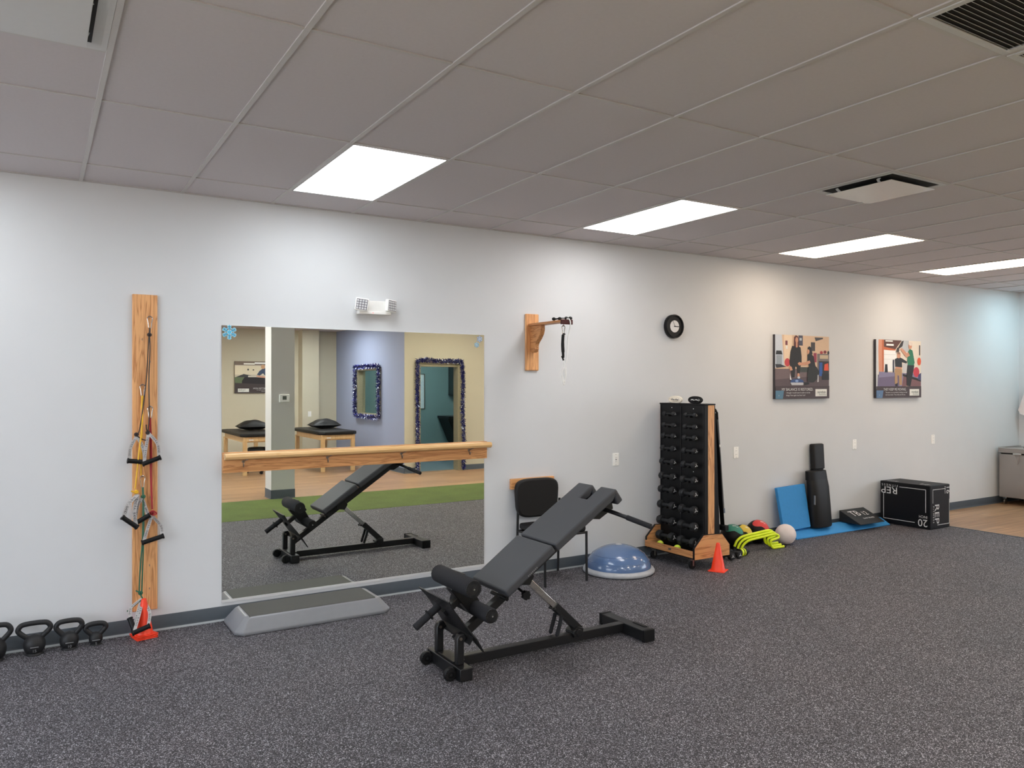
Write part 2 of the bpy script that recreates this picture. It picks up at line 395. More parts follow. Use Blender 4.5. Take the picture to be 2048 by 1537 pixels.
# blue partition with a window opening, doorway wall with an opening
w0, w1, wz0, wz1 = -10.12, -8.86, 1.03, 1.98
mb = MB().box((XB, YB, 0), (XB + .15, w0, H)).box((XB, w1, 0), (XB + .15, YD - .003, H)).box((XB, w0, 0), (XB + .15, w1, wz0)).box((XB, w0, wz1), (XB + .15, w1, H))
struct('wall_partition', mb, M['wall_blue'], 'blue-grey partition wall with a small interior window', 'wall')
d0, d1, dz = 6.13, 7.02, 2.05
mb = MB().box((XB + .001, YD - .15, 0), (d0, YD, H)).box((d1, YD - .15, 0), (XR, YD, H)).box((d0, YD - .15, dz), (d1, YD, H))
struct('wall_doorway', mb, M['wall_beige'], 'beige wall with an open doorway, seen in the mirror', 'wall')
struct('wall_room', MB().box((XB + .15, YR - .12, 0), (XR, YR, H)), M['wall_teal'], 'teal far wall of the room behind the doorway', 'wall')
struct('wall_room_side', MB().box((9.3, YR, 0), (9.4, YD - .15, H)), M['wall_teal'], 'teal side wall of the room behind the doorway', 'wall')
struct('floor_room', MB().box((XB + .15, YR, 0), (9.3, YD - .15, .004)), mat('blue_grey_vinyl', (104, 122, 130), .5, var=.05), 'blue-grey floor of the small room', 'floor')
# pilaster on the back wall and free column
struct('wall_pilaster', MB().box((4.99, -11.5, 0), (5.36, -11.2, 2.86)), M['wall_beige'], 'beige pilaster on the back wall', 'wall')
struct('wall_column', MB().box((2.91, -6.02, 0), (3.25, -5.68, H), 0), M['column'], 'square grey column standing at the edge of the turf, seen in the mirror', 'column')
# door casing and window casing
mb = MB()
for a, bb in ((d0, d0 + .05), (d1 - .05, d1)): mb.box((a, YD - .17, 0), (bb, YD + .02, dz))
mb.box((d0 - .05, YD + .0, 0), (d0, YD + .02, dz + .05)).box((d1, YD, 0), (d1 + .05, YD + .02, dz + .05)).box((d0, YD, dz), (d1, YD + .02, dz + .05)).box((d0 + .05, YD - .17, dz - .05), (d1 - .05, YD, dz))
struct('door_1', mb, mat('beige_door_frame', (150, 142, 116), .5), 'beige metal door frame hung with blue tinsel', 'door frame', bevel=.003)
wf = mat('beige_window_frame', (142, 136, 112), .5)
mb = MB().box((XB - .01, w0 - .03, wz0 - .03), (XB + .16, w0 + .03, wz1 + .03)).box((XB - .01, w1 - .03, wz0 - .03), (XB + .16, w1 + .03, wz1 + .03)).box((XB - .01, w0 + .03, wz0 - .03), (XB + .16, w1 - .03, wz0 + .03)).box((XB - .01, w0 + .03, wz1 - .03), (XB + .16, w1 - .03, wz1 + .03))
win = struct('window_1', mb, wf, 'small interior window framed in beige and blue tinsel', 'window', bevel=.003)
MB().box((XB + .10, w0 + .03, wz0 + .03), (XB + .106, w1 - .03, wz1 - .03)).build('window_pane', M['glass'], win)
# ceiling
struct('ceiling', MB().box((XL - .1, YB - .1, H), (XR + .1, .1, H + .1)), M['tile'], 'suspended ceiling of pale acoustic tiles', 'ceiling')
struct('ceiling_soffit', MB().box((XL, YB, 2.86), (XB, -8.55, H - .001)), M['tile'], 'lower ceiling band above the treatment tables', 'ceiling')
# T-bar grid: main runners (across), cross tees, wall angle
mb = MB(); bw = .012; zt = H - .007
for i in range(-7, 20):
    x = GX + i * T
    if x > XR - .1: continue
    mb.box((x - bw, -8.5, zt), (x + bw, -.001, H - .0005))
struct('trim_1', mb, M['tbar'], 'pale ceiling grid runners pointing away from the long wall', 'ceiling grid', bevel=.001, seg=1)
mb = MB(); zc = H - .0055; bw = .0095
ys = [-GY - 2 * T * j for j in range(0, 7)]
for y in ys: mb.box((XL, y - bw, zc), (XR, y + bw, H - .0005))
for i0, i1, y in ((-1, 0, -GY - 3 * T), (7, 8, -GY - 3 * T), (4, 5, -GY - 7 * T), (5, 6, -GY - 7 * T)):
    mb.box((GX + i0 * T, y - bw, zc), (GX + i1 * T, y + bw, H - .0005))
struct('trim_2', mb, M['tbar'], 'thin cross tees of the ceiling grid', 'ceiling grid')
struct('trim_3', MB().box((XL, -.022, H - .006), (XR, -.0005, H - .0005)).box((XR - .022, YD, H - .006), (XR - .0005, -.022, H - .0005)), M['tbar'], 'wall angle strip along the top of the walls', 'ceiling grid')
# baseboards
def cove(mb, p, q, nrm, h=.10):
    p, q, nrm = Vector(p), Vector(q), Vector(nrm)
    prof = [(0, 0), (.014, 0), (.011, .004), (.006, .012), (.0045, .02), (.0045, h - .003), (.003, h), (0, h)]
    n = len(prof); vs = [e + nrm * a + Vector((0, 0, z)) for e in (p, q) for a, z in prof]
    mb.add(vs, [(i, (i + 1) % n, n + (i + 1) % n, n + i) for i in range(n)] + [tuple(range(n)), tuple(range(n, 2 * n))])
mb = MB(); cove(mb, (XL, 0, 0), (XR, 0, 0), (0, -1, 0)); struct('baseboard_front', mb, M['slate'], 'slate grey cove base along the long wall', 'baseboard')
mb = MB(); cove(mb, (XR, YD, 0), (XR, 0, 0), (-1, 0, 0)); struct('baseboard_right', mb, M['slate'], 'slate grey cove base on the end wall', 'baseboard')
mb = MB()
cove(mb, (d1 + .05, YD, 0), (XR, YD, 0), (0, 1, 0)); cove(mb, (XB, YD, 0), (d0 - .05, YD, 0), (0, 1, 0)); cove(mb, (XL, YB, 0), (XB, YB, 0), (0, 1, 0)); cove(mb, (XB, YB, 0), (XB, YD, 0), (-1, 0, 0))
struct('baseboard_back', mb, M['slate'], 'slate grey cove base on the far walls', 'baseboard')
mb = MB()
for p, q, nn in (((2.91, -6.02, 0), (2.91, -5.68, 0), (-1, 0, 0)), ((2.9055, -5.68, 0), (3.2545, -5.68, 0), (0, 1, 0)), ((3.25, -6.02, 0), (3.25, -5.68, 0), (1, 0, 0)), ((2.9055, -6.02, 0), (3.2545, -6.02, 0), (0, -1, 0))):
    cove(mb, p, q, nn, .13)
struct('baseboard_column', mb, M['slate'], 'slate grey cove base round the column', 'baseboard')
struct('trim_4', MB().prism([(0.0, 0), (-.024, 0), (-.024, .003), (-.0145, .013), (-.0145, .0)], XL, 9.14, 'x'), M['caulk'], 'pale edging strip where the rubber floor meets the base', 'floor edging')
struct('trim_5', MB().box((9.128, -5.7, 0), (9.152, -.025, .004)), M['slate'], 'dark transition strip between rubber floor and planks', 'floor edging')

# ---------------------------------------------------------------- ceiling panels
def light_panel(i, y0, y1, m, label, parent_group='ceiling light panels'):
    x0 = GX + i * T; x1 = x0 + T; z = H - .004
    if x0 < XB and y1 < -8.5: z = 2.856
    t = thing('ceiling_light_panel', label, 'ceiling light', ((x0 + x1) / 2, (y0 + y1) / 2, z), parent_group)
    a = .014; f = .008
    mb = MB().box((x0 + a, y1 + a, z - .003), (x1 - a, y1 + a + f, z + .001)).box((x0 + a, y0 - a - f, z - .003), (x1 - a, y0 - a, z + .001)).box((x0 + a, y1 + a + f, z - .003), (x0 + a + f, y0 - a - f, z + .001)).box((x1 - a - f, y1 + a + f, z - .003), (x1 - a, y0 - a - f, z + .001))
    mb.build('panel_frame', M['tbar'], t)
    MB().box((x0 + a + f, y1 + a + f, z - .001), (x1 - a - f, y0 - a - f, z + .001)).build('diffuser', m, t)
    return t
A0, A1 = -GY, -GY - 2 * T
light_panel(-2, A0, A1, M['lamp_cool'], 'lit ceiling panel out of view left of the board, above kettlebells')
light_panel(2, A0, A1, M['lamp_cool'], 'largest lit rectangular ceiling panel, nearest, above the mirror', 'ceiling lights in the row by the long wall')
light_panel(6, A0, A1, M['lamp_neutral'], 'second lit ceiling panel along the wall, above the wood wall bracket', 'ceiling lights in the row by the long wall')
light_panel(10, A0, A1, M['lamp_warm'], 'third lit ceiling panel along the wall, behind the square air diffuser', 'ceiling lights in the row by the long wall')
light_panel(14, A0, A1, M['lamp_warm'], 'farthest lit ceiling panel, cut by the right edge of the photo', 'ceiling lights in the row by the long wall')
light_panel(18, A0, A1, M['lamp_blue'], 'bluish lit ceiling panel just past the right edge, above the steel cart', 'ceiling lights in the row by the long wall')
B0, B1 = -GY - 8 * T, -GY - 10 * T
for i, m, s in ((-2, 'lamp_neutral', 'behind the camera on the left'), (2, 'lamp_back', 'beside the grey column'), (6, 'lamp_backw', 'past the grey column towards the doorway'), (10, 'lamp_backw', 'in front of the doorway with tinsel'), (14, 'lamp_warm', 'right of the doorway wall')):
    light_panel(i, B0, B1, M[m], 'ceiling light panel over the turf, ' + s, 'ceiling lights over the turf')
light_panel(7, -8.9, -8.9 - 2 * T, M['lamp_back'], 'ceiling light panel over the right treatment table') 
light_panel(2, -8.9, -8.9 - 2 * T, M['lamp_backw'], 'ceiling light panel over the left treatment table')
light_panel(11, -8.6, -8.6 - 2 * T, M['lamp_dim'], 'ceiling light panel in the small teal room')

# ---------------------------------------------------------------- air diffusers and return grilles
def diffuser(i, label, plate, mg):
    x0, x1, y0, y1 = GX + i * T + .012, GX + (i + 1) * T - .012, -GY - 3 * T - .012, -GY - 4 * T + .012
    t = thing('ceiling_diffuser', label, 'air vent', ((x0 + x1) / 2, (y0 + y1) / 2, H - .004), 'square plaque ceiling diffusers')
    mb = MB(); z = H - .004
    cx, cy = (x0 + x1) / 2, (y0 + y1) / 2
    def ring(h0, z0, h1, z1, mi):
        vs = [(cx + s * h, cy + u * h, zz) for h, zz in ((h0, z0), (h1, z1)) for s, u in ((-1, -1), (1, -1), (1, 1), (-1, 1))]
        mb.add(vs, [(j, (j + 1) % 4, 4 + (j + 1) % 4, 4 + j) for j in range(4)], mi)
    hw = (x1 - x0) / 2
    ring(hw, z, hw, z - .004, 0); ring(hw, z - .004, hw - .02, z - .005, 0); ring(hw - .02, z - .005, hw - mg + .018, z + .0, 0)
    mb.build('vent_frame', M['whitem'], t)
    MB().box((cx - hw + mg - .018, cy - hw + mg - .018, z - .001), (cx + hw - mg + .018, cy + hw - mg + .018, z + .001)).build('duct_shade_sheet', M['dark'], t)  # flat dark sheet painted as the shaded gap above the plate
    h2 = hw - mg
    MB().box((cx - h2, cy - h2, z - .032), (cx + h2, cy + h2, z - .028)).build('vent_plate', plate, t, bevel=.0015)
    for sx in (-1, 1):
        for sy in (-1, 1): MB().strip([(cx + sx * h2 * .9, cy + sy * h2 * .6, z - .028), (cx + sx * (h2 + .004), cy + sy * h2 * .62, z - .012), (cx + sx * h2 * .98, cy + sy * h2 * .66, z)], .02, .0015, side=(0, 1, 0)).build('vent_clip', M['whitem'], t)
diffuser(-1, 'square white air diffuser at the top left corner of the photo', M['whitem'], .072)
diffuser(7, 'square air diffuser with a glossy lowered plate, right of the lit panels', M['plate'], .055)
for i, lab in ((4, 'white slatted return grille at the top right corner of the photo'), (5, 'second slatted return grille, only its corner showing past the first')):
    x0, x1, y0, y1 = GX + i * T + .014, GX + (i + 1) * T - .014, -GY - 6 * T - .014, -GY - 7 * T + .014
    z = H - .003
    t = thing('return_grille', lab, 'air vent', ((x0 + x1) / 2, (y0 + y1) / 2, z), 'slatted ceiling return grilles')
    f = .03
    mb = MB().box((x0, y1, z - .007), (x1, y1 + f, z)).box((x0, y0 - f, z - .007), (x1, y0, z)).box((x0, y1 + f, z - .007), (x0 + f, y0 - f, z)).box((x1 - f, y1 + f, z - .007), (x1, y0 - f, z))
    mb.build('grille_frame', M['whitem'], t, bevel=.002)
    MB().box((x0 + f, y1 + f, z - .0002), (x1 - f, y0 - f, z + .0018)).build('grille_backing', M['dark'], t)  # dark sheet painted as the shade behind the slats
    k = 24
    for j in range(k):
        y = y1 + f + (j + .5) * (y0 - y1 - 2 * f) / k
        MB().add([(x0 + f, y - .004, z - .009), (x1 - f, y - .004, z - .009), (x1 - f, y + .004, z - .0005), (x0 + f, y + .004, z - .0005), (x0 + f, y - .0028, z - .0095), (x1 - f, y - .0028, z - .0095), (x1 - f, y + .0052, z - .001), (x0 + f, y + .0052, z - .001)],
                 [(0, 1, 2, 3), (7, 6, 5, 4), (0, 4, 5, 1), (1, 5, 6, 2), (2, 6, 7, 3), (3, 7, 4, 0)]).build('grille_slat', M['whitem'], t)

# ================================================================ WALL THINGS
# wall mirror
t = thing('wall_mirror', 'large frameless wall mirror reflecting the other side of the gym', 'mirror', (2.18, 0, .13))
MB().box((1.12, -.007, .135), (3.243, -.001, 2.085)).build('mirror_glass', [M['mirror']], t)
mb = MB().box((1.12, -.012, .125), (3.243, -.001, .134)).box((1.12, -.012, .134), (3.243, -.0085, .143)); mb.build('mirror_channel', M['alu'], t)
# snowflake decals
def snowflake(name, c, r, ma, mb_, label):
    mb = MB(); y0 = -.0082
    def rod(a, b, w, mi, yy): mb.bar((a[0], yy, a[1]), (b[0], yy, b[1]), w, .0006, mi, up=(0, 1, 0))
    for layer, (w, mi, yy, rr) in enumerate(((r * .26, 1, y0, r), (r * .13, 0, y0 - .0008, r * .98))):
        for k in range(6):
            a = PI / 2 + k * PI / 3; d = Vector((math.cos(a), math.sin(a))); C = Vector(c)
            rod(C, C + d * rr, w, mi, yy)
            for q in (.45, .72):
                for s in (-1, 1):
                    e = Vector((math.cos(a + s * PI / 3), math.sin(a + s * PI / 3)))
                    rod(C + d * rr * q, C + d * rr * q + e * rr * .3, w * .8, mi, yy)
        mb.cyl((c[0], yy + .0003, c[1]), (c[0], yy - .0004, c[1]), r * (.34 if mi else .22), 12, mi)
    return tag(mb.build(name, [ma, mb_]), label, 'snowflake decal', 'snowflake decals on the mirror')
snowflake('snowflake_decal', (1.172, 2.037), .052, M['snow'], M['snow2'], 'largest blue snowflake decal at the top left corner of the mirror')
snowflake('snowflake_decal', (3.2, 2.05), .028, M['snow2'], mat('violet_decal', (110, 130, 200), .5), 'upper blue-violet snowflake decal at the right corner of the mirror')
snowflake('snowflake_decal', (3.172, 2.0), .024, M['snow2'], M['snow'], 'small pale snowflake decal below the other one at the mirror right corner')
# ballet barre
t = thing('wall_handrail', 'wooden handrail with a rounded top bar and hooks across the mirror', 'handrail', (2.19, -.01, 1.045))
MB().box((1.124, -.032, 1.042), (3.258, -.0085, 1.185)).build('backing_board', M['oakx'], t, bevel=.003)
prof = [(-.032, 1.135), (-.075, 1.135), (-.088, 1.142), (-.094, 1.157), (-.09, 1.173), (-.078, 1.181), (-.032, 1.181)]
MB().prism(prof, 1.128, 3.275, 'x').build('rail_bar', M['beech'], t, bevel=.004)
for x in (1.262, 1.875, 2.475, 3.083):
    mb = MB().cyl((x, -.032, 1.118), (x, -.037, 1.118), .011, 14)
    mb.tube(smooth([(x, -.036, 1.118), (x + .004, -.052, 1.122), (x + .012, -.066, 1.131), (x + .02, -.07, 1.134)], 4), .0035, 8)
    mb.tube(smooth([(x, -.036, 1.113), (x - .002, -.045, 1.098), (x - .004, -.058, 1.084), (x - .006, -.07, 1.088), (x - .006, -.074, 1.1)], 4), .0035, 8)
    mb.sphere((x - .006, -.074, 1.102), .0055, 10); mb.sphere((x + .021, -.07, 1.134), .005, 10)
    mb.build('coat_hook', M['nickel'], t)

# vertical oak board with screw hooks
t = thing('exercise_board', 'tall vertical oak board with screw hooks left of the mirror', 'wall board', (.628, 0, .15))
MB().box((.55, -.022, .15), (.704, 0, 2.27)).build('board_plank', M['oakz'], t, bevel=.004)
for x, z in [(65.4, 212), (65.7, 182), (65.6, 151.6), (65.7, 121.6), (65.7, 91), (65.3, 60.5), (65.3, 45.4), (65.3, 29.8), (60.8, 196.8), (61, 166.3), (60.8, 136.2), (61, 105.3), (60.8, 75), (60.6, 37.2)]:
    x, z = x / 100, z / 100
    mb = MB().cyl((x, -.022, z), (x, -.034, z), .0022, 8)
    mb.tube([(x, -.034 - .006 + .006 * math.cos(a), z + .006 * math.sin(a)) for a in [R(-140 + 28 * k) for k in range(11)]], .0018, 6)
    mb.build('screw_hook', M['nickel'], t)
# exercise tubes
def carabiner(t, x, z, y=-.042, h=.072):
    pts = [(x - .008, y, z - h), (x - .011, y, z - h * .5), (x - .016, y, z - h * .2), (x - .013, y, z - .004), (x, y, z + .006), (x + .013, y, z - .004), (x + .016, y, z - h * .2), (x + .011, y, z - h * .5), (x + .008, y, z - h), (x, y, z - h - .005)]
    MB().tube(smooth(pts + [pts[0]], 3)[:-1], .0032, 8, closed=True).build('carabiner', M['chrome'], t)
def handle(t, a, b, apex, sa=None, sb=None, w=.02, marks=True):
    a, b, apex = Vector(a), Vector(b), Vector(apex)
    d = (b - a).normalized()
    g = MB().cyl(a, b, .0155, 16); g.cyl(a - d * .004, a + d * .006, .0185, 16); g.cyl(b - d * .006, b + d * .004, .0185, 16)
    g.build('grip', M['blackp'], t, bevel=.002)
    for k, (e, mid) in enumerate(((a + d * .008, sa), (b - d * .008, sb))):
        pts = [apex, e] if mid is None else smooth([apex, Vector(mid), e], 5)
        o = MB().strip(pts, w, .002, side=(.92, -.1, .38)).build('webbing_strap', M['strap'], t)
        if marks:
            s = MB(); L = [0.0]; pts = [Vector(p) for p in pts]
            for i in range(1, len(pts)): L.append(L[-1] + (pts[i] - pts[i - 1]).length)
            for i, ch in enumerate('THERA-BAND'):
                q = L[-1] * (.16 + .07 * i); j = max(i2 for i2 in range(len(L) - 1) if L[i2] <= q)
                f = (q - L[j]) / (L[j + 1] - L[j]); tg = (pts[j + 1] - pts[j]).normalized(); p = pts[j].lerp(pts[j + 1], f)
                a_ = Vector((.92, -.1, .38)); a_ = (a_ - tg * a_.dot(tg)).normalized()
                nr = tg.cross(a_); nr = nr if nr.y < 0 else -nr
                yd = nr.cross(tg)
                text(s, ch, w * .8, p + nr * .0013, tg, yd, 0, .0002)
            s.build('strap_lettering', M['blackp'], o)
def knot(t, c, m, r=.011):
    mb = MB(); c = Vector(c)
    for k in range(3):
        a = k * 1.1; mb.tube([c + Vector((r * math.cos(u) * math.cos(a), r * math.cos(u) * math.sin(a) * .6, r * math.sin(u))) for u in [2 * PI * j / 10 for j in range(10)]], .0042, 6, closed=True)
    mb.build('knot', m, t)
def band(label, hook, m, strands, r=.0042, lead=None, kn=()):
    x, z = hook
    t = thing('resistance_tube', label, 'resistance band', (x, -.04, z - .6), 'exercise tubes hung on the oak board')
    carabiner(t, x, z)
    if lead: MB().tube(smooth(lead, 4), r * 1.5, 8).build('tube_loop', m, t)
    for s in strands: MB().tube(smooth(s, 6), r, 8).build('rubber_tube', m, t)
    for c in kn: knot(t, c, m)
    return t
Y = -.045
mblk = mat('dark_brown_rubber', (48, 38, 38), .45)
t = band('black exercise tube with two black grips on the highest hook', (.654, 2.12), mblk,
         [[(.648, Y, 1.985), (.641, Y - .005, 1.86), (.631, Y - .01, 1.70), (.613, Y - .014, 1.533), (.589, Y - .016, 1.365), (.571, Y - .012, 1.333)],
          [(.652, Y, 1.985), (.654, Y - .004, 1.90), (.647, Y - .008, 1.70), (.649, Y - .012, 1.466), (.64, Y - .016, 1.345)],
          [(.571, Y - .02, 1.33), (.60, Y - .024, 1.305), (.645, Y - .024, 1.29)], [(.64, Y - .02, 1.345), (.63, Y - .026, 1.37), (.628, Y - .03, 1.40)]],
         .0036, [(.654, Y, 2.046), (.653, Y, 2.02), (.650, Y, 1.985)], [(.651, Y, 2.0), (.571, Y - .014, 1.335), (.64, Y - .018, 1.345)])
handle(t, (.518, -.075, 1.165), (.632, -.068, 1.148), (.573, -.06, 1.325), (.535, -.07, 1.25), (.607, -.075, 1.25))
handle(t, (.606, -.09, 1.14), (.712, -.085, 1.178), (.643, -.065, 1.342), (.625, -.08, 1.24), (.695, -.085, 1.27))
t = band('yellow exercise tube with two black grips on the left hooks', (.61, 1.663), M['yellow'],
         [[(.607, Y, 1.566), (.604, Y - .02, 1.40), (.583, Y - .03, 1.198), (.562, Y - .03, .98)], [(.61, Y, 1.48), (.601, Y - .012, 1.23), (.598, Y - .012, 1.064)], [(.537, Y - .034, .965), (.562, Y - .036, .955), (.575, Y - .034, .952)]],
         .0048, [(.609, Y, 1.592), (.608, Y, 1.57), (.606, Y, 1.50)], [(.568, Y - .03, .957)])
handle(t, (.484, -.095, .80), (.572, -.09, .725), (.578, -.075, .94), (.52, -.09, .88), (.555, -.09, .83), w=.026)
handle(t, (.55, -.075, .742), (.648, -.07, .795), (.604, -.06, .915), (.575, -.07, .86), None, w=.022)
t = band('red exercise tube with one black grip on the right hooks', (.656, 1.516), M['red'],
         [[(.654, Y, 1.43), (.656, Y, 1.23), (.659, Y, 1.03), (.667, Y, .83)], [(.658, Y, 1.43), (.664, Y - .004, 1.23), (.663, Y - .004, 1.03), (.669, Y - .004, .83)], [(.64, Y - .01, .80), (.668, Y - .018, .822), (.694, Y - .012, .80), (.668, Y - .02, .79)]],
         .0042, [(.656, Y, 1.445), (.656, Y, 1.42), (.656, Y, 1.40)], [(.667, Y - .008, .805)])
handle(t, (.603, -.085, .618), (.732, -.08, .65), (.664, -.06, .79), (.64, -.075, .72), (.722, -.05, .71))
t = band('green exercise tube with black grips hanging in front of the cone stack', (.61, 1.053), M['green'],
         [[(.61, Y - .014, .90), (.606, Y - .03, .645), (.592, Y - .035, .46), (.586, Y - .03, .294)], [(.616, Y - .014, .90), (.612, Y - .03, .63), (.606, Y - .033, .46), (.601, Y - .03, .277)], [(.512, Y - .05, .18), (.56, Y - .05, .215), (.60, Y - .05, .245)], [(.565, Y - .03, .305), (.585, Y - .036, .29), (.605, Y - .04, .25)]],
         .0046, [(.61, Y, .98), (.611, Y - .008, .95), (.612, Y - .014, .90)], [(.612, Y - .014, .92), (.594, Y - .034, .285)])
handle(t, (.523, -.15, .148), (.545, -.19, .075), (.60, -.085, .25), (.53, -.11, .2), (.565, -.15, .16))
handle(t, (.532, -.222, .068), (.632, -.215, .098), (.606, -.09, .245), (.575, -.165, .16), (.64, -.15, .17))

# emergency light
t = thing('emergency_light', 'white two-headed emergency light above the mirror', 'emergency light', (2.245, 0, 2.21))
MB().prism([(2.12, 2.212), (2.37, 2.212), (2.365, 2.315), (2.125, 2.315)], 0, -.06).build('light_housing', M['white'], t, bevel=.006)
MB().box((2.115, -.066, 2.21), (2.375, -.0, 2.232)).build('housing_base', M['white'], t, bevel=.004)
MB().cyl((2.225, -.062, 2.219), (2.225, -.0685, 2.219), .003, 10).build('status_light', M['led'], t)
for cx, ry in ((2.128, -22), (2.362, 24)):
    mt = Matrix.Translation((cx, -.085, 2.278)) @ Matrix.Rotation(R(ry), 4, 'Z') @ Matrix.Rotation(R(8 if ry < 0 else 4), 4, 'Y')
    hd = MB().box((-.05, -.02, -.048), (.05, .012, .048), 0, mt).cyl(mt @ Vector((0, .012, 0)), mt @ Vector((0, .03, 0)), .03, 16, r2=.018).build('lamp_head', M['white'], t, bevel=.008, seg=3)
    g = MB(); g.box((-.042, -.0212, -.04), (.042, -.0198, .04), 0, mt)
    for a in range(4):
        for b_ in range(4): g.box((-.039 + a * .0202, -.0235, -.037 + b_ * .0192), (-.039 + a * .0202 + .0155, -.021, -.037 + b_ * .0192 + .0145), 1, mt)
    g.build('lamp_grid', [mat('grey_led_reflector', (95, 90, 100), .3, .3), M['whitem']], hd)

# shelf bracket with pulley
t = thing('wall_bracket', 'oak wall bracket with a long arm and curved brace right of the mirror', 'wall bracket', (3.72, 0, 1.79))
MB().box((3.655, -.022, 1.788), (3.79, 0, 2.285)).build('bracket_plank', M['oakz'], t, bevel=.006)
MB().box((3.677, -.53, 2.178), (3.77, -.022, 2.198)).build('bracket_arm', M['oaky'], t, bevel=.004)
pr = [(-.022, 2.178), (-.19, 2.178), (-.19, 2.15)] + [p for p in arc((-.205, 2.085), .062, 75, -50, 8, '2d')][1:]
pr = [(-.022, 2.178), (-.185, 2.178), (-.187, 2.14), (-.175, 2.10), (-.14, 2.06), (-.105, 2.03), (-.09, 2.0), (-.092, 1.975), (-.075, 1.95), (-.05, 1.945), (-.03, 1.955), (-.022, 1.96)]
MB().prism(pr, 3.70, 3.745, 'x').build('curved_brace', M['oaky'], t, bevel=.003)
mb = MB().tube(smooth([(3.724, -.49, 2.178), (3.724, -.49, 2.165), (3.724, -.497, 2.155), (3.724, -.49, 2.147), (3.724, -.483, 2.155)], 4), .0025, 8); mb.build('screw_eye', M['nickel'], t)
t = thing('pulley_cord', 'white cord pulley with black grips hung over the bracket arm', 'exercise pulley', (3.72, -.48, 1.69))
carabiner(t, 3.724, 2.15, -.49, .06)
MB().tube(smooth([(3.724, -.49, 2.085), (3.719, -.49, 2.06), (3.716, -.49, 2.0), (3.719, -.49, 1.94), (3.722, -.49, 1.885)], 4), [.006, .008] + [.013] * 6 + [.014] * 5 + [.011] * 3 + [.008], 10).build('grip', M['blackp'], t, bevel=.001)
MB().tube(smooth([(3.74, -.49, 2.082), (3.725, -.49, 2.086), (3.716, -.49, 2.07)], 4), .006, 8).tube(smooth([(3.706, -.49, 1.90), (3.716, -.49, 1.885), (3.724, -.49, 1.865)], 4), .007, 8).build('strap_end', M['blackp'], t)
mb = MB()
mb.tube(smooth([(3.722, -.49, 1.87), (3.73, -.495, 1.82), (3.70, -.50, 1.77), (3.705, -.5, 1.72), (3.722, -.5, 1.665), (3.735, -.5, 1.73), (3.73, -.505, 1.80), (3.745, -.51, 1.9), (3.752, -.515, 2.05), (3.755, -.545, 2.16), (3.745, -.545, 2.2), (3.74, -.52, 2.207), (3.72, -.47, 2.207)], 6), .0055, 8)
mb.tube(smooth([(3.722, -.49, 1.87), (3.742, -.498, 1.80), (3.74, -.50, 1.74), (3.722, -.50, 1.69), (3.712, -.50, 1.73)], 6), .005, 8)
mb.build('white_cord', M['cord'], t)
mb = MB(); 
for x, y in ((3.69, -.40), (3.715, -.45), (3.74, -.51), (3.765, -.53)):
    mb.sphere((x, y, 2.213), .0145, 12, sc=(1.35, .8, 1))
mb.tube([(3.69, -.40, 2.21), (3.715, -.45, 2.215), (3.74, -.51, 2.212), (3.765, -.53, 2.21)], .006, 8)
mb.build('end_grip', M['blackp'], t)
MB().box((3.665, -.545, 2.16), (3.78, -.53, 2.2)).build('pulley_strap', mat('dark_red_webbing', (70, 26, 24), .8), t, bevel=.002)

# clock
t = thing('wall_clock', 'round black-rimmed wall clock showing about three', 'clock', (5.39, 0, 2.13))
MB().lathe([(.112, 0), (.118, .006), (.118, .04), (.112, .048), (.104, .048), (.1, .036), (0.0, .034)], 48, (5.39, 0, 2.24), axis='y').build('clock_case', M['blackp'], t, sharp=50)
MB().lathe([(.1, .0345), (.0, .0362)], 48, (5.39, 0, 2.24), axis='y').build('clock_face', M['clockface'], t)
mb = MB()
for k in range(1, 13):
    a = PI / 2 - k * PI / 6; text(mb, str(k), .026, (5.39 + .079 * math.cos(a), -.0364, 2.24 + .079 * math.sin(a)), (1, 0, 0), (0, 0, 1))
for k in range(60):
    a = k * PI / 30; d = Vector((math.cos(a), 0, math.sin(a))); c = Vector((5.39, -.0368, 2.24)); mb.bar(c + d * .094, c + d * .098, .0012, .0004, up=(0, 1, 0))
mb.build('clock_numerals', M['blackp'], t)
c = Vector((5.39, -.038, 2.24)); MB().bar(c - Vector((.01, 0, 0)), c + Vector((.055, 0, -.002)), .007, .001, up=(0, 1, 0)).cyl(c, c + Vector((0, -.003, 0)), .006, 12).build('hour_hand', M['blackp'], t)
MB().bar(c + Vector((0, -.0012, 0)), c + Vector((-.03, -.0012, .068)), .0032, .0008, up=(0, 1, 0)).build('minute_hand', M['blackp'], t)

# outlets and switch plates
def outlet(x, z, label, gfci=False, y=0, face=-1, n='wall_outlet', scale=1):
    t = thing(n, label, 'wall outlet', (x, y, z - .06), 'white outlets along the long wall' if face < 0 else None)
    s = face
    MB().box((x - .037, min(y, y + s * .006), z - .0595), (x + .037, max(y, y + s * .006), z + .0595)).build('cover_plate', M['white'], t, bevel=.003)
    mb = MB().box((x - .017, min(y + s * .0055, y + s * .0085), z - .034), (x + .017, max(y + s * .0055, y + s * .0085), z + .034))
    mb.build('receptacle', M['white'], t, bevel=.002)
    g = MB()
    for dz in (-.019, .019):
        for dx in (-.0065, .0065): g.box((x + dx - .0012, min(y + s * .0084, y + s * .0089), z + dz - .004), (x + dx + .0012, max(y + s * .0084, y + s * .0089), z + dz + .004))
    for dz in (-.048, .048): g.cyl((x, y + s * .0058, z + dz), (x, y + s * .0068, z + dz), .0028, 8)
    if gfci: g.box((x - .007, y - .0092, z - .005), (x + .007, y - .0084, z + .005))
    g.build('outlet_slots', M['markg'], t)
outlet(4.672, .957, 'white wall outlet nearest the bench, left of the dumbbell rack', True)
outlet(6.288, .948, 'white wall outlet just right of the dumbbell rack')
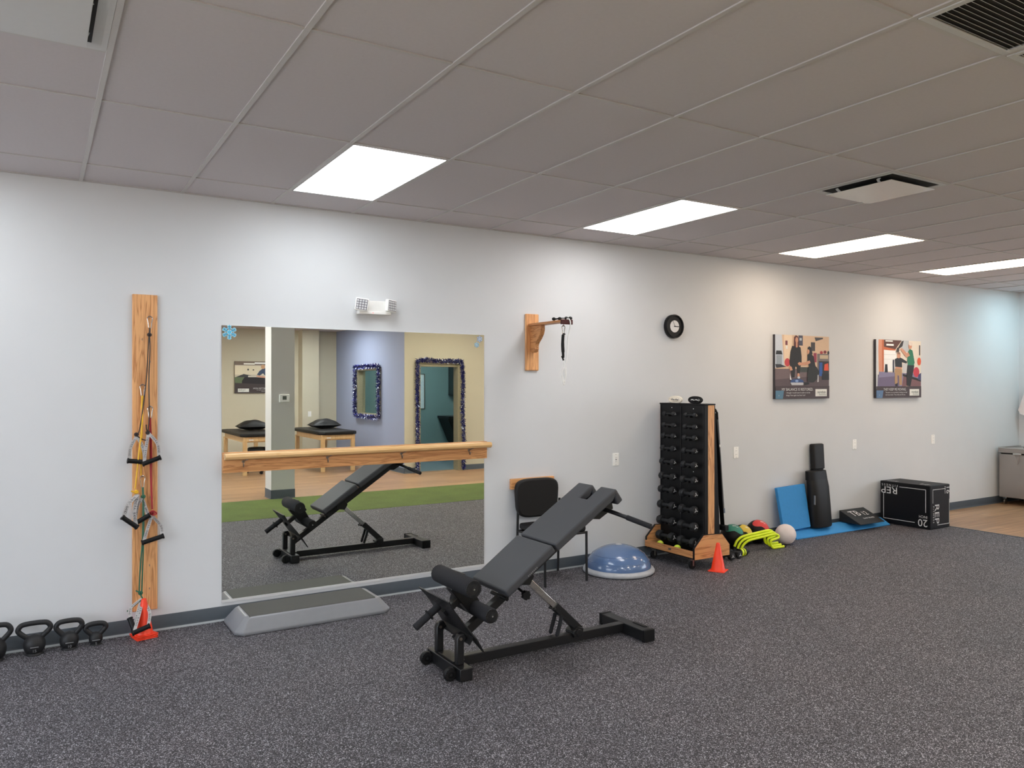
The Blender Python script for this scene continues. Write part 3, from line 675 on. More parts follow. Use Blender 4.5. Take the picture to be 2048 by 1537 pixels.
outlet(8.291, .952, 'white wall outlet below and between the two posters')
outlet(9.925, .953, 'farthest white wall outlet, right of the posters')
outlet(5.15, 1.01, 'white wall outlet on the beige pilaster, seen in the mirror', y=-11.2, face=1)

# posters -----------------------------------------------------------------
def poster(label, x0, x1, z0, z1, y, face, polys, title, sub, logo_u, bx_u, flip=False):
    """flat printed panel: polys in 0..1 coordinates (u to the viewer's right, v down)"""
    t = thing('poster', label, 'poster', ((x0 + x1) / 2, y, z0), 'printed photo posters on the walls')
    yf = y + face * .032
    MB().box((x0, min(y, yf), z0), (x1, max(y, yf), z1)).build('poster_board', mat('dark_poster_edge', (62, 58, 62), .5), t, bevel=.001)
    w, h = x1 - x0, z1 - z0
    X = (lambda u: x0 + u * w) if not flip else (lambda u: x1 - u * w)
    cols = []; mb = MB()
    for k, (c, pts) in enumerate(polys):
        if c not in cols: cols.append(c)
        yy = yf + face * (.0004 + .00012 * k)
        mb.add([(X(u), yy, z1 - v * h) for u, v in pts], [tuple(range(len(pts)))], cols.index(c))
    mb.build('printed_picture', [mat('print_%d_%d_%d' % c, c, .6, var=.03, scale=60) for c in cols], t)
    xd = (1, 0, 0) if not flip else (-1, 0, 0)
    mb = MB(); yt = yf + face * .0125
    text(mb, title, h * .062, (X(.39), yt, z1 - .855 * h), xd, (0, 0, 1), 0, depth=.0004, sx=.98)
    for q, s in enumerate(sub): text(mb, s, h * .034, (X(.18), yt, z1 - (.905 + q * .04) * h), xd, (0, 0, 1), 0, depth=.0004, align='LEFT')
    text(mb, '4', h * .03, (X(.05), yt, z1 - .95 * h), xd, (0, 0, 1), 0, depth=.0006)
    mb.build('poster_lettering', M['mark'], t)
    mb = MB(); text(mb, 'ivyrehab', h * .062, (X(.84), yt, z1 - .898 * h), xd, (0, 0, 1), 0, depth=.0004); text(mb, 'physical therapy', h * .026, (X(.86), yt, z1 - .938 * h), xd, (0, 0, 1), 0, depth=.0004)
    mb.build('poster_logo', mat('dark_green_print', (52, 74, 66), .5), t)
    return t
def rect(a, b, c, d): return [(a, b), (c, b), (c, d), (a, d)]
def oval(cx, cy, rx, ry, n=16): return [(cx + rx * math.cos(2 * PI * i / n), cy + ry * math.sin(2 * PI * i / n)) for i in range(n)]
SK, BK, CR = (206, 150, 122), (30, 28, 30), (216, 186, 156)
def foot(c1): return [((70, 58, 62), rect(0, .8, 1, 1)), (c1, [(0, .87), (.15, .87), (.13, 1), (0, 1)]), ((235, 235, 230), rect(.73, .85, .95, .965))]
P1 = [(CR, rect(0, 0, 1, .55)), ((196, 204, 216), [(0, 0), (.12, 0), (.16, .5), (0, .52)]), ((232, 208, 180), rect(.16, 0, .3, .5)), ((112, 96, 98), rect(0, .53, 1, .82)), ((88, 74, 78), [(0, .7), (1, .62), (1, .82), (0, .82)]),
      ((72, 74, 92), rect(.42, 0, .5, .16)), ((190, 200, 206), rect(.44, .04, .48, .08)), ((120, 60, 70), rect(.18, .09, .22, .16)), ((230, 230, 226), rect(.19, .17, .22, .22)), ((64, 60, 62), rect(.65, .1, .73, .24)), ((150, 60, 80), rect(.70, .27, .76, .42)),
      ((40, 42, 46), [(.02, .25), (.11, .25), (.13, .31), (.01, .31)]), ((150, 160, 170), rect(.02, .32, .12, .46)), ((50, 52, 60), [(0, .46), (.1, .46), (.2, .5), (.02, .52)]),
      ((120, 112, 110), rect(.77, .28, 1, .62)), ((40, 38, 40), rect(.8, .4, 1, .6)), ((170, 60, 66), oval(.85, .26, .03, .025)), ((120, 30, 40), oval(.92, .25, .03, .025)), ((34, 34, 44), oval(.985, .26, .02, .03)), ((200, 180, 150), rect(.82, .3, .98, .36)), ((44, 88, 160), rect(.81, .42, .87, .64)), ((226, 84, 50), [(.91, .45), (.98, .43), (.99, .55), (.9, .55)]), ((26, 26, 30), rect(.86, .6, 1, .7)),
      ((70, 70, 74), [(.72, .02), (.88, .02), (.88, .04), (.74, .08)]),
      ((190, 60, 66), oval(.215, .43, .05, .065)), ((60, 66, 62), [(.44, .5), (.62, .5), (.62, .58), (.44, .58)]),
      ((86, 40, 40), [(.335, .03), (.37, 0.0), (.41, .02), (.425, .1), (.43, .19), (.41, .2), (.33, .19)]), (SK, oval(.385, .075, .026, .045)), (SK, rect(.37, .11, .40, .19)), (BK, [(.30, .17), (.35, .175), (.38, .2), (.42, .175), (.455, .19), (.475, .33), (.475, .44), (.43, .5), (.26, .49), (.25, .42), (.27, .26)]),
      (BK, [(.28, .48), (.36, .49), (.345, .66), (.29, .67)]), (BK, [(.38, .49), (.46, .46), (.44, .6), (.40, .6)]), (SK, [(.24, .48), (.29, .5), (.31, .55), (.26, .56)]), (SK, oval(.415, .63, .022, .035)), ((238, 238, 240), [(.26, .6), (.28, .68), (.29, .7), (.26, .7)]), ((200, 206, 214), oval(.42, .665, .026, .018)),
      ((52, 80, 130), oval(.39, .735, .125, .05)), ((130, 160, 210), oval(.385, .72, .03, .02)), ((190, 192, 198), [(.265, .745), (.52, .745), (.5, .785), (.29, .785)]),
      ((26, 24, 28), [(.585, .19), (.62, .165), (.655, .19), (.68, .29), (.63, .3), (.59, .26)]), (SK, oval(.598, .25, .022, .035)), (BK, [(.58, .3), (.65, .28), (.7, .33), (.73, .47), (.76, .52), (.62, .5), (.58, .42)]), (SK, [(.62, .39), (.64, .43), (.58, .465), (.42, .475), (.40, .44), (.43, .42), (.47, .43), (.56, .415)]),
      ((34, 36, 34), [(.6, .49), (.75, .49), (.8, .56), (.8, .66), (.7, .74), (.58, .73), (.58, .6)]), ((24, 24, 28), [(.5, .74), (.6, .74), (.62, .77), (.52, .79)]), ((220, 220, 222), [(.775, .62), (.79, .62), (.79, .73), (.77, .74)])] + foot((84, 124, 150))
poster('poster of a woman standing on a blue half ball helped by a kneeling woman', 6.862, 7.777, 1.506, 2.212, 0, -1, P1, 'MY BALANCE IS RESTORED.', ['I thought I would never be able to do the', 'things I love again, but here I am!'], .8, 0)
P2 = [((232, 222, 206), rect(0, 0, 1, .6)), ((92, 58, 48), [(.12, 0), (.56, 0), (.42, .16), (.16, .12)]), ((190, 196, 200), rect(.55, 0, .72, .2)), ((250, 250, 248), rect(.2, .01, .36, .03)), ((252, 252, 250), rect(.22, .07, .38, .1)), ((200, 104, 60), [(.16, .12), (.42, .16), (.42, .19), (.16, .17)]),
      ((244, 246, 246), rect(.16, .18, .44, .54)), ((206, 208, 206), rect(.16, .25, .44, .255)), ((206, 208, 206), rect(.16, .33, .44, .335)), ((216, 150, 120), [(.04, 0), (.12, 0), (.13, .55), (.06, .55)]), ((196, 110, 70), [(.12, 0), (.165, 0), (.165, .55), (.13, .55)]), ((210, 214, 220), [(0, .0), (.05, 0), (.04, .55), (.02, .85), (0, .85)]),
      ((136, 130, 160), [(.06, .55), (1, .58), (1, .85), (.02, .85)]), ((112, 100, 128), [(.06, .65), (.5, .62), (.5, .85), (.03, .85)]), ((124, 88, 92), [(.6, .6), (1, .7), (1, .85), (.55, .85)]), ((30, 30, 34), [(.58, .58), (1, .68), (1, .72), (.58, .62)]), ((70, 70, 76), rect(.955, .07, .98, .25)),
      ((40, 44, 48), [(.19, .42), (.24, .42), (.25, .56), (.18, .56)]), ((60, 60, 76), rect(.355, .34, .39, .56)), ((206, 206, 208), rect(.58, .4, .7, .56)), ((220, 92, 50), oval(.955, .36, .045, .07)), ((200, 60, 76), oval(.89, .55, .07, .09)), ((70, 70, 110), [(.93, .6), (1, .56), (1, .7), (.93, .68)]),
      ((40, 40, 44), [(.4, .33), (.5, .29), (.58, .32), (.68, .37), (.66, .4), (.56, .38), (.565, .47), (.41, .47)]), (SK, oval(.49, .26, .04, .055)), ((150, 110, 90), oval(.49, .225, .035, .02)), ((70, 62, 60), oval(.47, .17, .03, .045)), (SK, [(.41, .46), (.56, .47), (.55, .52), (.42, .5)]), ((176, 142, 104), [(.4, .49), (.56, .5), (.56, .78), (.5, .78), (.49, .62), (.46, .6), (.46, .76), (.4, .76)]), ((44, 36, 46), [(.41, .76), (.47, .74), (.46, .83), (.41, .83)]),
      ((60, 52, 50), [(.55, .02), (.6, .0), (.57, .1), (.44, .18), (.43, .24), (.42, .2)]), ((46, 122, 90), [(.69, .2), (.74, .14), (.8, .17), (.83, .3), (.85, .38), (.83, .43), (.69, .43), (.68, .34)]), (SK, oval(.745, .09, .04, .06)), ((226, 212, 200), oval(.755, .05, .045, .035)), (SK, [(.7, .2), (.74, .26), (.66, .3), (.56, .2), (.52, .16), (.55, .13), (.6, .16), (.67, .22)]),
      ((34, 30, 32), [(.68, .43), (.84, .43), (.8, .6), (.75, .8), (.67, .79), (.66, .6)]), ((200, 180, 158), [(.62, .81), (.66, .79), (.75, .81), (.7, .84)])] + foot((92, 122, 160))
poster('poster of a seated man reaching up beside a person in a green shirt', 8.668, 9.605, 1.499, 2.212, 0, -1, P2, 'THEY KEEP ME MOVING.', ['The team is so committed to helping you heal', 'and move better. They really care for you.'], .8, 0)
P3 = [((196, 186, 166), rect(0, 0, 1, .6)), ((120, 104, 92), rect(0, 0, 1, .12)), ((245, 245, 240), rect(.3, .03, .55, .08)), ((252, 250, 240), rect(.55, .06, .8, .1)), ((226, 214, 186), rect(0, .14, 1, .42)), ((60, 58, 56), oval(.7, .26, .02, .03)), ((60, 58, 56), oval(.58, .27, .02, .02)), ((60, 60, 62), [(.62, .45), (.8, .4), (.98, .5), (.98, .55), (.62, .55)]), ((96, 110, 80), rect(.75, .5, 1, .8)), ((206, 196, 180), rect(.3, .45, .7, .55)),
      ((56, 72, 96), [(.2, .25), (.34, .2), (.44, .3), (.5, .42), (.44, .45), (.36, .38), (.3, .46), (.18, .46)]), ((206, 160, 120), oval(.36, .17, .05, .07)), (SK, [(.2, .5), (.5, .44), (.52, .48), (.25, .56)]), ((34, 30, 32), [(0, .56), (.5, .5), (.78, .5), (.84, .62), (.84, .7), (0, .74)]), ((66, 56, 56), [(0, .74), (1, .68), (1, .84), (0, .84)])] + [((64, 54, 54), rect(0, .82, 1, 1)), ((235, 235, 230), rect(.68, .86, .93, .965))]
poster('poster of a man lying on a treatment table, seen reflected beside the column', 3.62, 4.54, 1.475, 2.158, YB, 1, P3, 'I FEEL BETTER NOW.', ['They listened to me and got me', 'back on my feet again.'], .8, 0, flip=True)

# oak chair rail behind the chair
tag(MB().box((3.50, -.03, .757), (3.95, 0, .848)).build('chair_rail_board', M['oakx'], bevel=.003), 'short horizontal oak board on the wall behind the black chair', 'wall board')

# ================================================================ FLOOR THINGS ALONG THE WALL
# kettlebells
def kettlebell(loc, r, hw, hh, label, num):
    """r body radius, hw handle half width, hh total height"""
    t = thing('kettlebell', label, 'kettlebell', loc, 'black kettlebells in a row by the wall'); x, y, z = loc
    rb = r; zc = rb * 1.02; prof = [(rb * .74, 0), (rb * .82, .004)]
    for k in range(1, 12):
        a = -PI / 2 + .62 + k * (PI - 1.1) / 12
        prof.append((rb * math.cos(a), zc + rb * 1.12 * math.sin(a)))
    prof.append((0.0, zc + rb * 1.04))
    MB().lathe(prof, 36, loc).build('bell_body', M['iron'], t, sharp=60)
    top = hh - .016; w = hw - .015
    pts = [(-rb * .5, 0, zc + rb * .45), (-rb * .70, 0, zc + rb * .75), (-w * .93, 0, zc + (top - zc) * .62), (-w, 0, zc + (top - zc) * .78), (-w * .8, 0, top - .006), (-w * .4, 0, top), (0, 0, top + .001), (w * .4, 0, top), (w * .8, 0, top - .006), (w, 0, zc + (top - zc) * .78), (w * .93, 0, zc + (top - zc) * .62), (rb * .70, 0, zc + rb * .75), (rb * .5, 0, zc + rb * .45)]
    MB().tube([Vector(loc) + p for p in smooth([Vector(p) for p in pts], 4)], .0155, 12).build('bell_handle', M['iron'], t)
    mb = MB(); yy = y - math.sqrt(max(0, rb ** 2 - (zc - .035 - zc) ** 2)) - .001
    zz = max(.03, zc - .012)
    dy = math.sqrt(max(1e-6, rb ** 2 - (zz - zc) ** 2))
    text(mb, num, .024, (x, y - dy - .0025, zz - .014), (1, 0, 0), (0, 0, 1))
    mb.box((x - .022, y - dy - .003, zz + .006), (x + .022, y - dy - .0015, zz + .011))
    mb.build('weight_marking', M['markg'], t)
kettlebell((-.215, -.125, 0), .068, .102, .228, 'leftmost kettlebell, cut by the edge of the photo', '20')
kettlebell((-.005, -.115, 0), .061, .100, .208, 'second kettlebell from the left, largest one fully in view', '15')
kettlebell((.182, -.110, 0), .054, .086, .192, 'third kettlebell from the left, between a larger and the smallest one', '10')
kettlebell((.33, -.108, 0), .040, .072, .15, 'smallest kettlebell, rightmost of the row, nearest the cone stack', '5')

# cones
def cone(loc, label, h=.235, b=.066, rz=0, group='orange marker cones'):
    t = tag(None or MB().lathe([(b * .88, .006), (b * .84, .012), (.017, h - .01), (.0145, h - .003), (.011, h), (.0, h)], 32, (0, 0, 0)).box((-b, -b, 0), (b, b, .007)).build('traffic_cone', M['orange'], bevel=.003, origin=(0, 0, 0)), label, 'traffic cone', group)
    t.location = loc; t.rotation_euler.z = rz; return t
c1 = cone((.612, -.112, 0), 'bottom cone of the orange stack under the green tube', rz=R(12))
for k, s in ((1, 'middle cone of the orange stack under the green tube'), (2, 'top cone of the orange stack with a black grip resting on it')):
    place(c1, (.612 - .001 * k, -.112, .010 * k), s, rz=R(12 + 4 * k))
cone((5.205, -.785, 0), 'single orange cone standing in front of the dumbbell rack', .25, .074, R(28))

# aerobic step
t = thing('aerobic_step', 'low grey exercise step platform lying under the mirror', 'step platform', (1.675, -.235, 0))
mb = MB()
def ringpts(x0, x1, y0, y1, z, c):
    return [(x0 + c, y0, z), (x1 - c, y0, z), (x1, y0 + c, z), (x1, y1 - c, z), (x1 - c, y1, z), (x0 + c, y1, z), (x0, y1 - c, z), (x0, y0 + c, z)]
rings = [ringpts(1.125, 2.222, -.445, -.022, .0, .05), ringpts(1.12, 2.227, -.45, -.02, .022, .05), ringpts(1.19, 2.155, -.40, -.07, .105, .03), ringpts(1.205, 2.14, -.388, -.082, .112, .025)]
vs = [p for r_ in rings for p in r_]
fs = [(k * 8 + j, k * 8 + (j + 1) % 8, k * 8 + 8 + (j + 1) % 8, k * 8 + 8 + j) for k in range(3) for j in range(8)] + [tuple(range(8))[::-1], tuple(range(24, 32))]
mb.add(vs, fs).build('step_body', M['stepgrey'], t, bevel=.008, seg=3, ang=15)
MB().prism([(-.428, .048), (-.397, .105), (-.386, .1165), (-.085, .1165), (-.08, .111), (-.392, .109), (-.40, .102), (-.424, .046)], 1.222, 2.115, 'x').build('step_mat', M['steptop'], t)
MB().prism([(-.4275, .047), (-.386, .1155), (-.386, .108), (-.424, .04)], 1.222, 2.115, 'x').build('step_mat_lip', M['steptop'], t)

# black side chair
t = thing('side_chair', 'black vinyl side chair against the wall behind the bench', 'chair', (3.775, -.24, 0))
mb = MB().box((3.53, -.102, .52), (3.975, -.055, .855)); 
def squircle(cx, cz, w, h, n=40, e=3.2, top=.0):
    out = []
    for i in range(n):
        a = 2 * PI * i / n; c, s = math.cos(a), math.sin(a)
        x = w * math.copysign(abs(c) ** (2 / e), c); z = h * math.copysign(abs(s) ** (2 / e), s)
        out.append((cx + x * (1 + .06 * z / h), cz + z))
    return out
MB().prism(squircle(3.728, .682, .215, .168, e=4.2), -.108, -.052, 'y').build('backrest', M['blackvinyl'], t, bevel=.016, seg=3)
MB().box((3.55, -.46, .42), (3.985, -.07, .475)).build('seat', M['blackvinyl'], t, bevel=.02, seg=3)
for x in (3.55, 3.985): MB().tube([(x, -.035, .0), (x, -.05, .4), (x, -.06, .655)], .011, 12).build('back_post', M['black'], t)
for x in (3.565, 3.99): MB().tube([(x, -.455, 0.0), (x, -.45, .42)], .011, 12).build('front_leg', M['black'], t)
MB().tube([(3.56, -.45, .41), (3.55, -.05, .40), (3.985, -.05, .40), (3.985, -.45, .41), (3.56, -.45, .41)], .010, 10).build('seat_frame', M['black'], t)
MB().bar((3.55, -.058, .60), (3.985, -.058, .60), .02, .004).build('back_bracket', M['black'], t)

# balance dome
t = thing('balance_dome', 'blue half-ball balance trainer on a grey base near the rack', 'balance trainer', (4.43, -.34, 0))
c = (4.43, -.34, 0)
MB().lathe([(.27, 0), (.300, .002), (.316, .012), (.318, .028), (.308, .044), (.288, .05), (.27, .05)], 64, c).build('dome_base', M['rimgrey'], t, sharp=60)
prof = [(.286, .045)]
for k in range(1, 19):
    a = k * (PI / 2) / 18; prof.append((.288 * math.cos(a) if k < 18 else 0.0, .045 + .198 * math.sin(a)))
rings = []
for k, (r_, h_) in enumerate(prof):
    rings.append((r_, h_))
MB().lathe(rings, 64, c).build('dome_shell', M['dome'], t, sharp=80)
mb = MB(); mb.tube([(c[0] + .272 * math.cos(a), c[1] + .272 * math.sin(a), .112) for a in [2 * PI * i / 64 for i in range(64)]], .0016, 6, closed=True).tube([(c[0] + .232 * math.cos(a), c[1] + .232 * math.sin(a), .163) for a in [2 * PI * i / 64 for i in range(64)]], .0016, 6, closed=True); mb.build('dome_ridge', M['dome'], t)
mb = MB().lathe([(.03, .2425), (.028, .2445), (.0, .245)], 24, c); mb.build('dome_badge', M['rimgrey'], t)

# ---------------------------------------------------------------- dumbbell rack
t = thing('dumbbell_rack', 'tall black and oak dumbbell rack on casters with a low oak tray', 'dumbbell rack', (5.22, -.38, 0))
MB().box((5.19, -.635, .12), (5.235, -.045, 1.475)).build('left_panel', M['blackp'], t, bevel=.002)
MB().prism([(5.235, .12), (5.315, .12), (5.315, 1.475), (5.235, 1.475)], -.637, -.617).build('end_board', M['oakz'], t, bevel=.003)
MB().prism([(5.235, .12), (5.315, .12), (5.315, 1.475), (5.235, 1.475)], -.065, -.045).build('end_board', M['oakz'], t, bevel=.003)
MB().prism([(5.316, .12), (5.395, .12), (5.325, 1.474), (5.316, 1.474)], -.635, -.045).build('right_panel', M['blackp'], t, bevel=.002)
MB().box((5.186, -.640, 1.475), (5.325, -.040, 1.488)).build('top_board', M['blackp'], t, bevel=.002)
mb = MB()
for yy in (-.335, -.625, -.06): mb.box((5.183, yy - .004, .14), (5.19, yy + .004, 1.46))
mb.build('panel_rib', M['iron'], t)
endp = [(5.006, .098), (5.006, .2), (5.118, .308), (5.352, .300), (5.448, .194), (5.448, .098)]
for y0 in (-.695, -.06):
    MB().prism(endp, y0, y0 + .02).build('tray_end', M['oakx'], t, bevel=.0015)
    e = MB(); pp = endp
    for k in range(1, 6):
        a, b_ = Vector((pp[k - 1][0], 0, pp[k - 1][1])), Vector((pp[k][0], 0, pp[k][1]))
    for k in range(5):
        a, b_ = pp[k], pp[k + 1]; e.bar((a[0], y0 + .01, a[1]), (b_[0], y0 + .01, b_[1]), .0, .0) if False else e.bar((a[0], y0 + .01, a[1] + .0015), (b_[0], y0 + .01, b_[1] + .0015), .0215, .003, up=(0, 0, 1) if abs(a[0] - b_[0]) > .01 else (1, 0, 0))
    e.build('edge_banding', M['blackp'], t)
MB().box((5.0, -.675, .112), (5.014, -.04, .172)).build('tray_side', M['oaky'], t, bevel=.0015)
MB().box((5.434, -.675, .112), (5.448, -.04, .172)).build('tray_side', M['oaky'], t, bevel=.0015)
MB().box((5.014, -.675, .10), (5.434, -.04, .118)).build('tray_floor', M['blackp'], t)
mb = MB().box((4.9985, -.40, .135), (5.0, -.365, .152)); mb.build('badge', M['steel'], t)
for x, y in ((5.06, -.62), (5.39, -.62), (5.06, -.11), (5.39, -.11)):
    cs = MB().box((x - .022, y - .022, .088), (x + .022, y + .022, .098)).box((x - .015, y - .0145, .03), (x + .001, y - .0125, .088)).box((x - .015, y + .0125, .03), (x + .001, y + .0145, .088)).build('caster', M['steel'], t, bevel=.001)
    MB().lathe([(.012, -.012), (.034, -.011), (.037, 0), (.034, .011), (.012, .012)], 28, (x - .01, y, .037), axis='y').build('caster_wheel', M['blackp'], cs, sharp=50)
# dumbbells
zs = [1.387, 1.28, 1.177, 1.058, .93, .793, .665, .52, .37, .225]
LAB = ['topmost', 'second from the top', 'third from the top', 'fourth from the top', 'fifth from the top', 'fifth from the bottom', 'fourth from the bottom', 'third from the bottom', 'second from the bottom', 'lowest']
def dumbbell(loc, L, r, lab, grp):
    t = thing('dumbbell', lab, 'dumbbell', loc, grp); x, y, z = loc
    hl = max(.028, L * .26)
    hx = [(r * math.cos(2 * PI * i / 6 + PI / 6), r * math.sin(2 * PI * i / 6 + PI / 6)) for i in range(6)]
    for s in (-1, 1):
        yo, yi = y + s * L / 2, y + s * (L / 2 - hl)
        MB().lathe([(r * .6, 0), (r * .9, .004), (r, hl * .3), (r, hl * .7), (r * .9, hl - .004), (r * .6, hl)], 8, (x, max(yo, yi), z), axis='y').build('dumbbell_head', M['neo'], t, bevel=.003, sharp=20)
    MB().cyl((x, y - L / 2 + hl, z), (x, y + L / 2 - hl, z), r * .42, 14).build('dumbbell_handle', M['neo'], t)
    mb = MB(); yf = y - L / 2 - .0008
    for k in range(3):
        a = PI / 2 + k * 2 * PI / 3 + .2; mb.bar((x + .003 * math.cos(a), yf, z + .003 * math.sin(a)), (x + r * .5 * math.cos(a), yf, z + r * .5 * math.sin(a)), r * .16, .0008, up=(0, 1, 0))
    mb.build('weight_emblem', M['mark'], t)
    return t
for k, z in enumerate(zs):
    f = k / 9
    r_ = .022 + .024 * f; L1 = .165 + .06 * f
    xx = 5.183 - r_ * 1.25 - .012
    dumbbell((xx, -.222 + .01 * f, z), L1, r_, 'small black dumbbell %s of the far column on the rack' % LAB[k] if k < 5 else 'larger black dumbbell %s of the far column on the rack' % LAB[k], 'dumbbells in the far column of the rack')
    dumbbell((xx, -.505 + .01 * f, z - .004), L1 - .01, r_ * 1.03, 'small black dumbbell %s of the near column on the rack' % LAB[k] if k < 5 else 'larger black dumbbell %s of the near column on the rack' % LAB[k], 'dumbbells in the near column of the rack')
# saddle pegs under each dumbbell belong to the rack
rk = bpy.data.objects['dumbbell_rack']
for z in zs:
    for yy in (-.215, -.50):
        k = zs.index(z); r_ = .022 + .024 * k / 9
        q = r_ * .42 + .001
        MB().box((5.183 - r_ * 1.25 - .03, yy - .012, z - q - .012 - (.004 if yy < -.4 else 0)), (5.191, yy + .012, z - q - (.004 if yy < -.4 else 0))).build('saddle', M['blackp'], rk, bevel=.002)
mb = MB()
for yy, z in ((-.21, 1.445), (-.495, 1.44), (-.21, .862), (-.495, .858)): mb.cyl((5.19, yy, z), (5.1885, yy, z), .0045, 10)
mb.build('screw_head', M['mark'], rk)
# tennis balls in the tray
for (x, y, l) in ((5.06, -.19, 'tennis ball in the rack tray, farther one near the wall'), (5.06, -.42, 'tennis ball in the rack tray, nearer one')):
    o = MB().sphere((x, y, .151), .033, 28).build('tennis_ball', M['tennis'], sharp=80)
    MB().tube([(x + .0325 * math.cos(a), y + .0325 * math.sin(a) * math.cos(.5 * math.sin(2 * a)), .151 + .0325 * math.sin(.5 * math.sin(2 * a))) for a in [2 * PI * i / 40 for i in range(40)]], .0012, 5, closed=True).build('ball_seam', M['cord'], o)
    tag(o, l, 'tennis ball', 'tennis balls in the rack tray')
# rolled straps on top of the rack
for y0, m, m2, lab in ((-.205, mat('cream_strap', (236, 226, 208), .8), M['markg'], 'rolled cream strap lying on top of the dumbbell rack'), (-.47, M['blackp'], M['mark'], 'rolled black strap lying on top of the dumbbell rack')):
    t = thing('rolled_strap', lab, 'exercise strap', (5.24, y0, 1.49), 'rolled straps on top of the rack')
    for k, q in enumerate((1.0, .78, .5, .25)):
        w_, h_ = .085 * q, .027 * q
        pts = [(y0 + w_ * math.copysign(abs(math.cos(a)) ** .8, math.cos(a)), 1.521 + h_ * math.sin(a)) for a in [2 * PI * i / 36 for i in range(36)]]
        MB().tube([(5.24 - .004 * k, p[0], p[1]) for p in pts], .009 if k == 0 else .006, 8, closed=True).build('strap_coil', m, t)
    mb = MB()
    for dy in (-.03, .022): mb.tube(smooth([(5.225, y0 + dy - .02, 1.517), (5.222, y0 + dy, 1.525), (5.225, y0 + dy + .02, 1.521)], 4), .004, 6)
    mb.build('strap_lining', m2, t)
# grey cane behind the rack
t = thing('exercise_pole', 'thin grey pole leaning at the right side of the dumbbell rack', 'pole', (5.53, -.38, .42))
MB().cyl((5.575, -.42, 1.40), (5.66, -.42, .46), .0095, 12).build('pole_shaft', mat('dark_grey_steel', (120, 120, 122), .35, .8), t)
MB().cyl((5.66, -.42, .47), (5.664, -.42, .425), .014, 14).build('pole_foot', mat('blue_grey_rubber', (110, 124, 146), .6), t, bevel=.003)
MB().tube([(5.579, -.42, 1.33), (5.573, -.42, 1.39), (5.55, -.42, 1.425), (5.50, -.41, 1.435), (5.42, -.41, 1.43), (5.336, -.41, 1.41)], .0105, 10).build('pole_handle', M['blackp'], t)
MB().cyl((5.603, -.42, 1.088), (5.605, -.42, 1.065), .0105, 12).build('pole_collar', M['white'], t)
t = thing('black_strap', 'black strap band hanging on the right side of the rack', 'strap', (5.42, -.62, .32))
MB().strip([(5.345, -.60, 1.40), (5.40, -.60, 1.0), (5.43, -.60, .6), (5.46, -.60, .33)], .05, .004, side=(0, 1, 0)).build('strap_web', M['blackp'], t)
MB().box((5.43, -.66, .31), (5.475, -.565, .36)).build('strap_buckle', M['blackp'], t, bevel=.004)

# medicine balls
def medball(loc, r, m, lab, rot, txt=None):
    t = thing('medicine_ball', lab, 'medicine ball', (loc[0], loc[1], 0), 'medicine balls by the wall'); c = Vector(loc)
    MB().sphere(c, r, 36).build('ball_shell', M['blackp'], t, sharp=80)
    d = Vector(rot).normalized(); a = d.orthogonal().normalized(); b_ = d.cross(a); vs = []; n = 24; K = 5
    for k in range(K + 1):
        for i in range(n):
            th = R(44) * k / K * (1 + .22 * math.cos(3 * 2 * PI * i / n)) ; ph = 2 * PI * i / n
            vs.append(c + (d * math.cos(th) + (a * math.cos(ph) + b_ * math.sin(ph)) * math.sin(th)) * (r + .0012))
    fs = [(k * n + i, k * n + (i + 1) % n, k * n + n + (i + 1) % n, k * n + n + i) for k in range(K) for i in range(n)]
    MB().add(vs, fs).build('colour_patch', m, t)
    mb = MB(); q = Vector((-.45, -.8, .45)).normalized(); xd = Vector((.87, -.49, 0)); 
    mb.bar(c + (d * .97 + xd * .12).normalized() * (r + .002), c + (d * .93 - xd * .16).normalized() * (r + .002), .012, .001, up=d)
    mb.bar(c + (d * .97 + xd * .02 - Vector((0, .2, 0))).normalized() * (r + .002), c + (d * .93 + xd * .2 - Vector((0, .2, 0))).normalized() * (r + .002), .008, .001, up=d)
    mb.build('ball_marking', M['mark'], t)
medball((6.03, -.19, .122), .122, M['teal'], 'black medicine ball with a green patch, nearest the rack', (-.1, -.35, 1))
medball((6.25, -.12, .105), .105, M['ypatch'], 'black medicine ball with a yellow patch, behind the green one', (.05, -.7, .95))
medball((6.47, -.135, .12), .12, M['rpatch'], 'black medicine ball with a red patch, left of the white ball', (.05, -.5, 1))
tag(MB().sphere((6.66, -.335, .105), .105, 40).build('exercise_ball', M['ball'], sharp=80), 'plain off-white ball on the floor in front of the blue foam', 'ball')
# yellow hurdles
hn = ['top yellow mini hurdle of the stack by the white ball', 'middle yellow mini hurdle of the stack', 'bottom yellow mini hurdle of the stack']
for k in range(3):
    o = Vector((.022 * k, -.02 * k, -.019 * k))
    t = thing('mini_hurdle', hn[k], 'agility hurdle', (6.15 + .03 * k, -.36 - .022 * k, 0), 'yellow mini hurdles on the floor')
    pts = [(5.90, -.34, .06), (5.925, -.345, .11), (5.97, -.355, .145), (6.04, -.36, .16), (6.20, -.365, .172), (6.34, -.37, .182), (6.40, -.375, .17), (6.40, -.38, .145), (6.33, -.385, .135), (6.285, -.385, .125), (6.285, -.385, .085), (6.31, -.39, .055), (6.36, -.395, .052), (6.46, -.40, .052)]
    P = smooth([Vector(p) + o for p in pts], 5)
    MB().tube(P, .0125, 12).build('hurdle_tube', M['lime'], t)
    e = P[-1]; MB().cyl(e, e + Vector((.022, -.002, 0)), .0115, 12).cyl(P[0], P[0] + Vector((-.006, 0, -.02)), .0115, 12).build('end_cap', M['blackp'], t)
